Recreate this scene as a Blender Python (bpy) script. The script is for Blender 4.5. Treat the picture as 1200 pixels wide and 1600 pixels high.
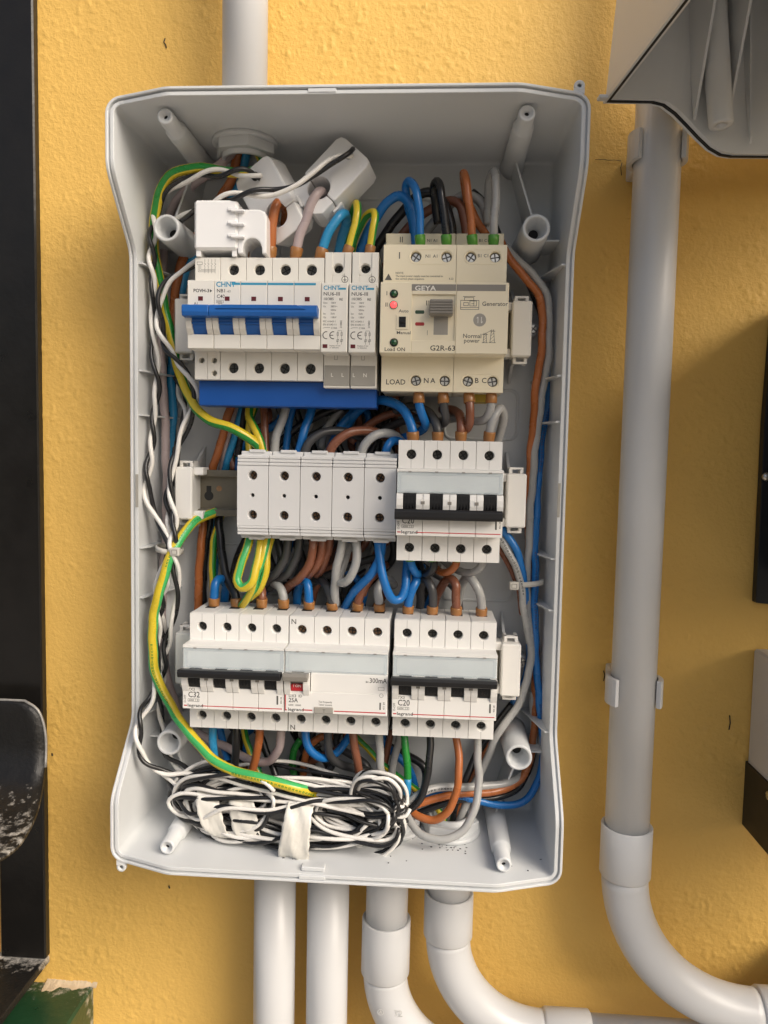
import bpy, bmesh, math, random
import numpy as np
from mathutils import Vector, Matrix
random.seed(7)
for o in list(bpy.data.objects): bpy.data.objects.remove(o)
SC = bpy.context.scene
COL = SC.collection
S = 0.001                                   # all building numbers are millimetres

# ------------------------------------------------------------------ camera
CAM = np.array([62.566, 598.849, 28.552])   # x, distance in front of the wall, z
CR = np.array([0.99778433, -0.0636929, 0.0192261])
CU = np.array([-0.02379323, -0.07174134, 0.99713944])
CF = np.array([-0.0621314, -0.99538756, -0.07309785])
FPX = 1189.208
cam_data = bpy.data.cameras.new('camera')
cam = bpy.data.objects.new('camera', cam_data); COL.objects.link(cam)
cam_data.sensor_fit = 'AUTO'; cam_data.sensor_width = 36.0
cam_data.lens = 36.0 * FPX / 1600.0
cam_data.clip_start = 0.01; cam_data.clip_end = 50
def _b(v): return Vector((v[0], -v[1], v[2]))
r_, u_, f_ = _b(CR), _b(CU), _b(CF)
cam.matrix_world = Matrix(((r_.x, u_.x, -f_.x, CAM[0]*S), (r_.y, u_.y, -f_.y, -CAM[1]*S), (r_.z, u_.z, -f_.z, CAM[2]*S), (0, 0, 0, 1)))
SC.camera = cam
# ------------------------------------------------------------------ sky, sun, exposure
SUN_DIR = Vector((0.62, -0.50, 0.58)).normalized()      # towards the light
world = bpy.data.worlds.new('World'); SC.world = world; world.use_nodes = True
wn = world.node_tree.nodes; wl = world.node_tree.links
sky = wn.new('ShaderNodeTexSky'); sky.sky_type = 'NISHITA'; sky.sun_disc = False
sky.sun_elevation = math.asin(SUN_DIR.z); sky.sun_rotation = math.atan2(SUN_DIR.x, SUN_DIR.y)
sky.air_density = 1.0; sky.dust_density = 6.0; sky.ozone_density = 0.6
wn['Background'].inputs['Strength'].default_value = 0.08
wl.new(sky.outputs['Color'], wn['Background'].inputs['Color'])
sun_data = bpy.data.lights.new('sun', 'SUN'); sun_data.energy = 1.5; sun_data.angle = math.radians(38); sun_data.color = (1, 0.955, 0.89)
sun = bpy.data.objects.new('sun', sun_data); COL.objects.link(sun)
sun.rotation_euler = SUN_DIR.to_track_quat('Z', 'Y').to_euler(); sun.location = (0.8, -0.8, 0.8)
SC.view_settings.view_transform = 'Standard'; SC.view_settings.look = 'None'
SC.view_settings.gamma = 1; SC.view_settings.use_curve_mapping = False
SC.view_settings.exposure = 0.84
SC.render.engine = 'CYCLES'

# ------------------------------------------------------------------ helpers
def at(px, py, d):
    """world x, z (mm) of a sight line at the distance d (mm) in front of the wall"""
    ray = CF*FPX + CR*(px-600) - CU*(py-800)
    X = CAM + ray*((d-CAM[1])/ray[1])
    return Vector((X[0], d, X[2]))

MATS = {}
def mat(name, col, rough=0.5, spec=0.5, metal=0.0, var=0.06, vscale=60, bump=0.0, bscale=900, coat=0.0, trans=0.0, emit=None, dust=0.0, speck=0.0, alpha=1.0, dgrad=None):
    m = bpy.data.materials.new(name); m.use_nodes = True
    nt = m.node_tree; n = nt.nodes; l = nt.links; p = n['Principled BSDF']
    p.inputs['Metallic'].default_value = metal; p.inputs['Specular IOR Level'].default_value = spec
    p.inputs['Coat Weight'].default_value = coat; p.inputs['Transmission Weight'].default_value = trans
    p.inputs['Alpha'].default_value = alpha
    tc = n.new('ShaderNodeTexCoord')
    nz = n.new('ShaderNodeTexNoise'); nz.inputs['Scale'].default_value = vscale; nz.inputs['Detail'].default_value = 6
    l.new(tc.outputs['Object'], nz.inputs['Vector'])
    mx = n.new('ShaderNodeMix'); mx.data_type = 'RGBA'
    c = Vector(col)
    mx.inputs['A'].default_value = (*(c*(1-var)), 1); mx.inputs['B'].default_value = (*[min(1, q) for q in c*(1+var)], 1)
    l.new(nz.outputs['Fac'], mx.inputs['Factor'])
    outc = mx.outputs['Result']
    if dust > 0 or speck > 0:
        n2 = n.new('ShaderNodeTexNoise'); n2.inputs['Scale'].default_value = 700 if speck else 130; n2.inputs['Detail'].default_value = 8; n2.inputs['Roughness'].default_value = 0.7
        l.new(tc.outputs['Object'], n2.inputs['Vector'])
        rp = n.new('ShaderNodeValToRGB'); a = max(dust, speck)
        rp.color_ramp.elements[0].position = 0.60 - 0.2*a; rp.color_ramp.elements[1].position = 0.84 - 0.2*a
        if dgrad:                                  # chips gather towards one end of the piece
            sx = n.new('ShaderNodeSeparateXYZ'); l.new(tc.outputs['Object'], sx.inputs['Vector'])
            gr = n.new('ShaderNodeMapRange'); gr.inputs['From Min'].default_value = dgrad[1]; gr.inputs['From Max'].default_value = dgrad[2]; gr.inputs['To Min'].default_value = 0.22; gr.inputs['To Max'].default_value = -0.25
            l.new(sx.outputs[dgrad[0]], gr.inputs['Value']); ad = n.new('ShaderNodeMath'); l.new(n2.outputs['Fac'], ad.inputs[0]); l.new(gr.outputs['Result'], ad.inputs[1]); l.new(ad.outputs['Value'], rp.inputs['Fac'])
        else: l.new(n2.outputs['Fac'], rp.inputs['Fac'])
        m2 = n.new('ShaderNodeMix'); m2.data_type = 'RGBA'; m2.inputs['B'].default_value = (0.55, 0.52, 0.47, 1)
        l.new(rp.outputs['Color'], m2.inputs['Factor']); l.new(outc, m2.inputs['A']); outc = m2.outputs['Result']
    l.new(outc, p.inputs['Base Color'])
    rr = n.new('ShaderNodeMapRange'); rr.inputs['To Min'].default_value = max(0.02, rough-0.08); rr.inputs['To Max'].default_value = min(1, rough+0.10)
    l.new(nz.outputs['Fac'], rr.inputs['Value']); l.new(rr.outputs['Result'], p.inputs['Roughness'])
    if bump > 0:
        nb = n.new('ShaderNodeTexNoise'); nb.inputs['Scale'].default_value = bscale; nb.inputs['Detail'].default_value = 4
        l.new(tc.outputs['Object'], nb.inputs['Vector'])
        b = n.new('ShaderNodeBump'); b.inputs['Strength'].default_value = bump; b.inputs['Distance'].default_value = 0.0006
        l.new(nb.outputs['Fac'], b.inputs['Height']); l.new(b.outputs['Normal'], p.inputs['Normal'])
    if emit:
        p.inputs['Emission Color'].default_value = (*emit[:3], 1); p.inputs['Emission Strength'].default_value = emit[3]
    MATS[name] = m
    return m

WALLM = mat('ochre_stucco', (0.72, 0.45, 0.112), 0.55, 0.4, var=0.13, vscale=6, bump=1.0, bscale=430)
BOXM = mat('light_grey_plastic', (0.60, 0.615, 0.62), 0.36, 0.5, var=0.05, vscale=12, bump=0.05, bscale=1500)
CONM = mat('grey_pvc', (0.555, 0.56, 0.565), 0.33, 0.5, var=0.07, vscale=14, bump=0.04, bscale=300)
GREYP = mat('mid_grey_plastic', (0.60, 0.60, 0.59), 0.45, var=0.03)
WHITE = mat('white_plastic', (0.78, 0.77, 0.74), 0.38, var=0.025, vscale=40)
CHINT = mat('cream_white_plastic', (0.72, 0.70, 0.645), 0.42, var=0.025, vscale=40)
GEYM = mat('cream_plastic', (0.80, 0.725, 0.545), 0.45, var=0.03, vscale=40)
TBM = mat('terminal_grey_plastic', (0.66, 0.66, 0.655), 0.42, var=0.03, vscale=40)
CTM = mat('gloss_white_plastic', (0.82, 0.82, 0.82), 0.22, var=0.02)
COVER = mat('clear_label_cover', (0.80, 0.86, 0.88), 0.10, var=0.02, alpha=0.22)
LABEL = mat('pale_label_sheet', (0.56, 0.62, 0.64), 0.5, var=0.03, vscale=90)
BLKP = mat('black_plastic', (0.012, 0.012, 0.013), 0.42, 0.35, var=0.15)
DGREY = mat('dark_grey_plastic', (0.12, 0.12, 0.125), 0.40, var=0.1)
MGREY = mat('warm_grey_plastic', (0.23, 0.215, 0.19), 0.45, var=0.06)
LGREY = mat('print_grey_panel', (0.33, 0.315, 0.28), 0.5, var=0.04)
BLUEP = mat('blue_plastic', (0.008, 0.10, 0.37), 0.38, var=0.10)
BLUEBAR = mat('blue_busbar_cover', (0.006, 0.075, 0.33), 0.33, var=0.08)
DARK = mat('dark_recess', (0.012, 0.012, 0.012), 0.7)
METAL = mat('zinc_metal', (0.20, 0.18, 0.14), 0.45, metal=0.9, var=0.2, vscale=70)
SCREWD = mat('blackened_screw', (0.07, 0.068, 0.062), 0.35, metal=0.7, var=0.4, vscale=300)
SCREWL = mat('bright_screw', (0.62, 0.60, 0.56), 0.28, metal=0.95, var=0.25, vscale=300)
BRASS = mat('brass_clamp', (0.34, 0.20, 0.11), 0.40, metal=0.8, var=0.4, vscale=400)
BRASSD = mat('dull_copper_screw', (0.17, 0.10, 0.06), 0.45, metal=0.7, var=0.6, vscale=500)
INK = mat('print_black', (0.035, 0.035, 0.035), 0.6)
INKG = mat('print_grey', (0.10, 0.098, 0.09), 0.6)
INKW = mat('print_white', (0.8, 0.78, 0.72), 0.6)
INKB = mat('print_cyan', (0.03, 0.27, 0.44), 0.55)
RED = mat('print_red', (0.50, 0.02, 0.03), 0.5)
DRED = mat('dark_red_window', (0.10, 0.008, 0.012), 0.3)
SEAM = mat('seam_shadow_grey', (0.28, 0.27, 0.25), 0.8)
LEDG = mat('green_lens', (0.008, 0.075, 0.02), 0.12, coat=0.5)
LEDR = mat('red_lens_lit', (0.75, 0.04, 0.04), 0.2, emit=(1.0, 0.05, 0.05, 1.6))
BLUE = mat('blue_insulation', (0.012, 0.155, 0.46), 0.27, var=0.10, vscale=40)
CYAN = mat('light_blue_insulation', (0.03, 0.27, 0.53), 0.27, var=0.08)
BLACK = mat('black_insulation', (0.016, 0.016, 0.017), 0.27, var=0.2)
BROWN = mat('brown_insulation', (0.225, 0.085, 0.047), 0.27, var=0.12, vscale=50)
ORANGE = mat('orange_brown_insulation', (0.40, 0.125, 0.036), 0.27, var=0.08)
GREYW = mat('grey_insulation', (0.37, 0.37, 0.36), 0.27, var=0.07, vscale=50)
DGREYW = mat('dark_grey_insulation', (0.055, 0.055, 0.057), 0.33, var=0.08)
MAUVE = mat('mauve_insulation', (0.44, 0.36, 0.36), 0.27, var=0.06)
GREEN = mat('green_insulation', (0.018, 0.23, 0.035), 0.27, var=0.1)
LGREEN = mat('bright_green_insulation', (0.06, 0.42, 0.12), 0.27, var=0.1)
YELLOW = mat('yellow_insulation', (0.66, 0.50, 0.03), 0.27, var=0.08)
WHITEW = mat('white_insulation', (0.75, 0.73, 0.69), 0.27, var=0.04)
FERB = mat('tan_ferrule', (0.33, 0.145, 0.042), 0.30, var=0.12, vscale=120, coat=0.3)
FERG = mat('green_ferrule', (0.08, 0.28, 0.03), 0.32, var=0.1, coat=0.3)
TAPE = mat('white_tape', (0.70, 0.68, 0.62), 0.40, var=0.08, vscale=60, bump=0.9, bscale=110)
TIE = mat('pale_grey_tie', (0.56, 0.54, 0.49), 0.4)
IRON = mat('black_painted_iron', (0.010, 0.009, 0.008), 0.30, 0.35, var=0.3, vscale=60, bump=0.35, bscale=160)
IRONW = mat('chipped_black_iron', (0.012, 0.0115, 0.011), 0.38, 0.3, var=0.3, vscale=120, bump=0.7, bscale=350, dust=0.12, dgrad=('Z', -0.262, -0.205))
IRONB = mat('dusty_black_iron', (0.012, 0.0115, 0.011), 0.45, 0.3, var=0.3, vscale=120, bump=0.7, bscale=350, dust=0.12, dgrad=('Y', -0.004, -0.045))
GREENP = mat('dark_green_paint', (0.012, 0.05, 0.022), 0.30, var=0.3, bump=0.4, bscale=200, dust=0.12, dgrad=('Y', 0.010, -0.050))
PLASTER = mat('dry_plaster', (0.56, 0.45, 0.31), 0.9, var=0.2, vscale=60, bump=1.0, bscale=400)
YELST = mat('yellow_sticker', (0.62, 0.45, 0.06), 0.5)

class MB:
    """collects polygons in mm as (x, d, z); d is the distance in front of the wall"""
    def __init__(s, xf=None): s.v = []; s.f = []; s.m = []; s.sm = []; s.xf = xf
    def add(s, verts, faces, m=0, smooth=False):
        b = len(s.v)
        for q in verts:
            q = Vector(q)
            if s.xf: q = s.xf(q)
            s.v.append((q[0]*S, -q[1]*S, q[2]*S))
        for f in faces:
            s.f.append([b+i for i in f]); s.m.append(m); s.sm.append(smooth)
    def box(s, x0, x1, d0, d1, z0, z1, c=0.0, m=0):
        if c <= 0:
            s.add([(x, d, z) for x in (x0, x1) for d in (d0, d1) for z in (z0, z1)],
                  [(0,1,3,2),(4,6,7,5),(0,4,5,1),(2,3,7,6),(0,2,6,4),(1,5,7,3)], m); return
        lo = (x0, d0, z0); hi = (x1, d1, z1); V = []; idx = {}
        for i in range(8):
            sg = [(i >> k) & 1 for k in range(3)]
            for ax in range(3):
                q = [0]*3
                for k in range(3):
                    e = hi[k] if sg[k] else lo[k]
                    q[k] = e if k == ax else (e - c if sg[k] else e + c)
                idx[(i, ax)] = len(V); V.append(q)
        F = []
        for ax in range(3):
            o1, o2 = [k for k in range(3) if k != ax]
            for sd in (0, 1):
                ring = []
                for (a, b) in ((0,0),(1,0),(1,1),(0,1)):
                    ring.append((sd << ax) | (a << o1) | (b << o2))
                F.append([idx[(i, ax)] for i in ring])
        for i in range(8):
            F.append([idx[(i, 0)], idx[(i, 1)], idx[(i, 2)]])
        for ax in range(3):
            o1, o2 = [k for k in range(3) if k != ax]
            for a in (0, 1):
                for b in (0, 1):
                    i = (a << o1) | (b << o2); j = i | (1 << ax)
                    F.append([idx[(i, o1)], idx[(j, o1)], idx[(j, o2)], idx[(i, o2)]])
        s.add(V, F, m)
    def prism(s, poly, a0, a1, axis='x', m=0, smooth=False):
        n = len(poly)
        if axis == 'x': f = lambda p, a: (a, p[0], p[1])          # poly in (d, z)
        elif axis == 'd': f = lambda p, a: (p[0], a, p[1])        # poly in (x, z)
        else: f = lambda p, a: (p[0], p[1], a)                    # poly in (x, d)
        s.add([f(p, a0) for p in poly] + [f(p, a1) for p in poly],
              [tuple(range(n))[::-1], tuple(range(n, 2*n))], m)
        s.add([f(p, a0) for p in poly] + [f(p, a1) for p in poly],
              [(i, (i+1) % n, n+(i+1) % n, n+i) for i in range(n)], m, smooth)
    def revolve(s, org, axis, prof, n=24, m=0, smooth=True):
        """prof: (radius, height) pairs along axis"""
        org = Vector(org); ax = Vector(axis).normalized()
        t = Vector((0, 0, 1)) if abs(ax.z) < 0.9 else Vector((1, 0, 0))
        e1 = ax.cross(t).normalized(); e2 = ax.cross(e1)
        V = []; F = []
        for (r, h) in prof:
            for i in range(n):
                a = 2*math.pi*i/n
                V.append(org + ax*h + e1*(r*math.cos(a)) + e2*(r*math.sin(a)))
        for k in range(len(prof)-1):
            for i in range(n):
                j = (i+1) % n
                F.append((k*n+i, k*n+j, (k+1)*n+j, (k+1)*n+i))
        s.add(V, F, m, smooth)
        if prof[0][0] > 0.01: s.add(V[:n], [tuple(range(n))], m)
        if prof[-1][0] > 0.01: s.add(V[-n:], [tuple(range(n))], m)
    def tube(s, pts, rad, n=10, m=0, cap=True, stripe=None, twist=0.0, closed=False, phase=0.0):
        P = [Vector(p) for p in pts]; N = len(P)
        rads = rad if isinstance(rad, (list, tuple)) else [rad]*N
        T = []
        for i in range(N):
            a = P[(i-1) % N] if (closed or i > 0) else P[i]; b = P[(i+1) % N] if (closed or i < N-1) else P[i]
            T.append((b-a).normalized() if (b-a).length > 1e-9 else Vector((0, 0, 1)))
        up = Vector((0, 1, 0)) if abs(T[0].y) < 0.9 else Vector((1, 0, 0))
        e = (up - T[0]*up.dot(T[0])).normalized(); V = []; L = 0.0
        for i in range(N):
            e = (e - T[i]*e.dot(T[i])).normalized(); g = T[i].cross(e)
            if i: L += (P[i]-P[i-1]).length
            for k in range(n):
                a = 2*math.pi*k/n + twist*L + phase
                V.append(P[i] + (e*math.cos(a) + g*math.sin(a))*rads[i])
        R = N if closed else N-1
        groups = {}
        for i in range(R):
            for k in range(n):
                q = (k+1) % n; j = (i+1) % N
                mm = m
                if stripe: mm = stripe[1] if (k % 7) < 4 else stripe[0]
                groups.setdefault(mm, []).append((i*n+k, i*n+q, j*n+q, j*n+k))
        b = len(s.v)
        s.add(V, [], m)
        for mm, F in groups.items():
            for f in F: s.f.append([b+i for i in f]); s.m.append(mm); s.sm.append(True)
        if cap and not closed:
            s.f.append([b+i for i in range(n)]); s.m.append(m); s.sm.append(False)
            s.f.append([b+(N-1)*n+i for i in range(n)]); s.m.append(m); s.sm.append(False)
    def cells(s, cl, dfront, depth, n=20, m=0, m_hole=0):
        """rectangles (x0,x1,z0,z1,hx,hz,hr): front face with a real round hole sunk to depth"""
        for (x0, x1, z0, z1, hx, hz, hr) in cl:
            V = []; F = []
            ang = [2*math.pi*i/n for i in range(n)]
            def per(a):
                cx, cz = math.cos(a), math.sin(a); t = 1e9
                if cx > 1e-9: t = min(t, (x1-hx)/cx)
                if cx < -1e-9: t = min(t, (x0-hx)/cx)
                if cz > 1e-9: t = min(t, (z1-hz)/cz)
                if cz < -1e-9: t = min(t, (z0-hz)/cz)
                return (hx+cx*t, hz+cz*t)
            C = [(hx+hr*math.cos(a), hz+hr*math.sin(a)) for a in ang]
            CI = [(hx+(hr-0.35)*math.cos(a), hz+(hr-0.35)*math.sin(a)) for a in ang]
            PR = [per(a) for a in ang]
            crn = [((x1, z1), math.atan2(z1-hz, x1-hx)), ((x0, z1), math.atan2(z1-hz, x0-hx)),
                   ((x0, z0), math.atan2(z0-hz, x0-hx) % (2*math.pi)), ((x1, z0), math.atan2(z0-hz, x1-hx) % (2*math.pi))]
            for i in range(n):
                j = (i+1) % n; a0 = ang[i]; a1 = ang[j] if j else 2*math.pi
                poly = [C[i], PR[i]]
                for (cp, ca) in crn:
                    if a0+1e-6 < ca < a1-1e-6: poly.append(cp)
                poly += [PR[j], C[j]]
                s.add([(q[0], dfront, q[1]) for q in poly], [tuple(range(len(poly)))], m)
                s.add([(C[i][0], dfront, C[i][1]), (C[j][0], dfront, C[j][1]), (CI[j][0], dfront-0.4, CI[j][1]), (CI[i][0], dfront-0.4, CI[i][1]),
                       (CI[j][0], dfront-depth, CI[j][1]), (CI[i][0], dfront-depth, CI[i][1])], [(0,1,2,3)], m)
                s.add([(CI[i][0], dfront-0.4, CI[i][1]), (CI[j][0], dfront-0.4, CI[j][1]), (CI[j][0], dfront-depth, CI[j][1]), (CI[i][0], dfront-depth, CI[i][1])], [(0,1,2,3)], m_hole, True)
    def walls(s, x0, x1, z0, z1, d0, d1, m=0):
        s.add([(x0,d0,z0),(x1,d0,z0),(x1,d0,z1),(x0,d0,z1),(x0,d1,z0),(x1,d1,z0),(x1,d1,z1),(x0,d1,z1)],
              [(0,1,5,4),(1,2,6,5),(2,3,7,6),(3,0,4,7)], m)
    def line(s, p, q, w, d, m=0, t=0.05):
        a = Vector((p[0], p[1])); b = Vector((q[0], q[1])); u = (b-a)
        if u.length < 1e-6: return
        u.normalize(); nn = Vector((-u.y, u.x))*(w/2)
        s.add([(a.x+nn.x, d, a.y+nn.y), (b.x+nn.x, d, b.y+nn.y), (b.x-nn.x, d, b.y-nn.y), (a.x-nn.x, d, a.y-nn.y)], [(0,1,2,3)], m)
    def rect(s, x0, x1, z0, z1, w, d, m=0):
        s.line((x0-w/2, z0), (x1+w/2, z0), w, d, m); s.line((x0-w/2, z1), (x1+w/2, z1), w, d, m)
        s.line((x0, z0+w/2), (x0, z1-w/2), w, d, m); s.line((x1, z0+w/2), (x1, z1-w/2), w, d, m)
    def ring(s, cx, cz, r, w, d, m=0, n=24, a0=0, a1=360):
        for i in range(n):
            p = math.radians(a0+(a1-a0)*i/n); q = math.radians(a0+(a1-a0)*(i+1)/n)
            s.add([(cx+(r+w/2)*math.cos(p), d, cz+(r+w/2)*math.sin(p)), (cx+(r+w/2)*math.cos(q), d, cz+(r+w/2)*math.sin(q)),
                   (cx+(r-w/2)*math.cos(q), d, cz+(r-w/2)*math.sin(q)), (cx+(r-w/2)*math.cos(p), d, cz+(r-w/2)*math.sin(p))], [(0,1,2,3)], m)
    def disc(s, cx, cz, r, d, m=0, n=20):
        s.add([(cx+r*math.cos(2*math.pi*i/n), d, cz+r*math.sin(2*math.pi*i/n)) for i in range(n)], [tuple(range(n))], m)
    def build(s, name, mats, parent=None, bevel=0.0, label=None, cat=None, group=None, kind=None):
        me = bpy.data.meshes.new(name); me.from_pydata(s.v, [], s.f)
        me.polygons.foreach_set('material_index', s.m); me.polygons.foreach_set('use_smooth', s.sm)
        for q in (mats if isinstance(mats, (list, tuple)) else [mats]): me.materials.append(q)
        bm = bmesh.new(); bm.from_mesh(me)
        bmesh.ops.remove_doubles(bm, verts=bm.verts, dist=2e-6)
        bmesh.ops.recalc_face_normals(bm, faces=bm.faces)
        if bevel > 0:
            ed = [e for e in bm.edges if len(e.link_faces) == 2 and e.calc_face_angle(0) > 0.6]
            bmesh.ops.bevel(bm, geom=ed, offset=bevel*S, segments=2, profile=0.6, affect='EDGES', clamp_overlap=True)
        bm.to_mesh(me); bm.free()
        return link(name, me, parent, label, cat, group, kind)

def link(name, me, parent=None, label=None, cat=None, group=None, kind=None, loc=None):
    o = bpy.data.objects.new(name, me); COL.objects.link(o)
    if loc is not None: o.location = (loc[0]*S, -loc[1]*S, loc[2]*S)
    if parent is not None:
        o.parent = parent
        o.matrix_parent_inverse = Matrix.Translation(-parent.location)
    tag(o, label, cat, group, kind)
    return o
def tag(o, label=None, cat=None, group=None, kind=None):
    if label: o['label'] = label
    if cat: o['category'] = cat
    if group: o['group'] = group
    if kind: o['kind'] = kind
    return o
def thing(name, label, cat, loc, group=None):
    o = bpy.data.objects.new(name, None); COL.objects.link(o); o.empty_display_size = 0.01
    o.location = (loc[0]*S, -loc[1]*S, loc[2]*S)
    return tag(o, label, cat, group)

_txt = {}
def text(s, x, z, d, h, m, parent, sx=1.0, bold=0.009, align='LEFT', rot=0.0, name='printed_text'):
    """flat print: cap height h mm, lying on the face at distance d"""
    key = (s, bold, align)
    if key not in _txt:
        cu = bpy.data.curves.new('lettering', 'FONT'); cu.body = s; cu.align_x = align; cu.offset = bold; cu.resolution_u = 2
        t = bpy.data.objects.new('lettering', cu)
        _txt[key] = bpy.data.meshes.new_from_object(t); bpy.data.objects.remove(t)
    me = _txt[key].copy(); me.materials.clear(); me.materials.append(m)
    k = h/0.7*S; c, sn = math.cos(rot), math.sin(rot)
    for v in me.vertices:
        a, b = v.co.x*k*sx, v.co.y*k
        v.co = (a*c - b*sn, 0, a*sn + b*c)
    o = link(name, me, parent, loc=(x, d, z))
    return o

def spline(pts, step=2.2):
    """Catmull-Rom through control points"""
    P = [Vector(p) for p in pts]
    if len(P) == 2: P = [P[0], (P[0]+P[1])/2, P[1]]
    Q = [P[0]*2-P[1]] + P + [P[-1]*2-P[-2]]; out = []
    for i in range(1, len(Q)-2):
        p0, p1, p2, p3 = Q[i-1:i+3]
        k = max(2, int((p2-p1).length/step))
        t0 = 0; t1 = t0+max(1e-3, (p1-p0).length)**0.5; t2 = t1+max(1e-3, (p2-p1).length)**0.5; t3 = t2+max(1e-3, (p3-p2).length)**0.5
        for j in range(k):
            t = t1+(t2-t1)*j/k
            a1 = p0*((t1-t)/(t1-t0))+p1*((t-t0)/(t1-t0)); a2 = p1*((t2-t)/(t2-t1))+p2*((t-t1)/(t2-t1)); a3 = p2*((t3-t)/(t3-t2))+p3*((t-t2)/(t3-t2))
            b1 = a1*((t2-t)/(t2-t0))+a2*((t-t0)/(t2-t0)); b2 = a2*((t3-t)/(t3-t1))+a3*((t-t1)/(t3-t1))
            out.append(b1*((t2-t)/(t2-t1))+b2*((t-t1)/(t2-t1)))
    out.append(P[-1]); return out

# ------------------------------------------------------------------ the setting: the stucco wall
def vnoise(x, z, f, seed):
    rs = np.random.RandomState(seed); G = rs.rand(257, 257)
    X = x*f+40.3; Z = z*f+71.7
    i = np.floor(X).astype(int); j = np.floor(Z).astype(int); a = X-i; b = Z-j
    a = a*a*(3-2*a); b = b*b*(3-2*b); i %= 256; j %= 256
    return (G[i, j]*(1-a)*(1-b)+G[i+1, j]*a*(1-b)+G[i, j+1]*(1-a)*b+G[i+1, j+1]*a*b)
def wall_height(X, Z):
    h = 0.9*(vnoise(X, Z, 1/60, 1)-0.5) + 0.3*(vnoise(X, Z, 1/19, 2)-0.5)
    rough = np.clip((vnoise(X, Z, 1/70, 5)*0.7+vnoise(X, Z, 1/26, 9)*0.3-0.28)*2.6, 0.12, 1)
    n3 = vnoise(X, Z, 1/3.9, 3)*0.5 + vnoise(X+0.5*Z, Z-0.5*X, 1/2.9, 4)*0.5                 # thrown-on pimples
    pim = np.clip((n3-0.56)/0.26, 0, 1); pim = pim*pim*(3-2*pim)
    u = X*0.93+Z*0.36; v = -X*0.36+Z*0.93
    brush = vnoise(u, v*0.16, 1/2.6, 7)-0.5                                        # brush drag
    h = h + rough*(0.60*pim) + 0.16*brush + 0.20*(vnoise(X, Z, 1/8.5, 8)-0.5)
    return h - 1.2
xs = np.arange(-316, 366.1, 1.3); zs = np.arange(-484, 396.1, 1.3)
XX, ZZ = np.meshgrid(xs, zs); HH = wall_height(XX, ZZ)
nx, nz_ = len(xs), len(zs)
co = np.stack([XX*S, -HH*S, ZZ*S], -1).reshape(-1, 3)
ii = np.arange(nx*nz_).reshape(nz_, nx)
fa = np.stack([ii[:-1, :-1], ii[:-1, 1:], ii[1:, 1:], ii[1:, :-1]], -1).reshape(-1, 4)
B = [xs[0], xs[-1], zs[0], zs[-1]]
me = bpy.data.meshes.new('wall')
vv = co.tolist(); ff = fa.tolist(); b0 = len(vv)
FAR = 1600
for (x0, x1, z0, z1) in ((-FAR, B[0], -FAR, FAR), (B[1], FAR, -FAR, FAR), (B[0], B[1], -FAR, B[2]), (B[0], B[1], B[3], FAR)):
    b0 = len(vv); vv += [(x0*S, 0.0015, z0*S), (x1*S, 0.0015, z0*S), (x1*S, 0.0015, z1*S), (x0*S, 0.0015, z1*S)]; ff.append([b0, b0+1, b0+2, b0+3])
me.from_pydata(vv, [], ff); me.materials.append(WALLM)
me.polygons.foreach_set('use_smooth', [True]*len(me.polygons))
WALL = link('wall', me, label='ochre yellow stucco wall behind the enclosure', kind='structure')
BOUNCE_GROUND = MB(); BOUNCE_GROUND.add([(-4000, -10, -1300), (4000, -10, -1300), (4000, 6000, -1300), (-4000, 6000, -1300)], [(0, 1, 2, 3)])  # out-of-view sheet added to bounce fill light onto undersides and lower wall
BOUNCE_GROUND.build('ground', mat('pale_paving', (0.32, 0.305, 0.28), 0.8, var=0.15, vscale=6), label='pale paving in front of the wall', kind='structure')
def crack(pts, w=0.5):
    mb = MB(); P = [at(x, y, -0.25) for x, y in pts]
    mb.tube(P, w, n=5); mb.build('crack', DARK, WALL)
crack([(258,60),(256,66),(259,70),(260,75)], 0.45); crack([(930,249.5),(942,249),(951,250.4),(960,250),(971,251.5)], 0.22); crack([(943,1048),(945,1055),(943,1064)], 0.4)
crack([(1140,1118),(1141,1130),(1139,1140)], 0.45); crack([(264,1384),(265,1388)], 0.6); crack([(972,254),(970,262),(971,274)], 0.3); crack([(81,1177),(82,1181)], 0.6)

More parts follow.
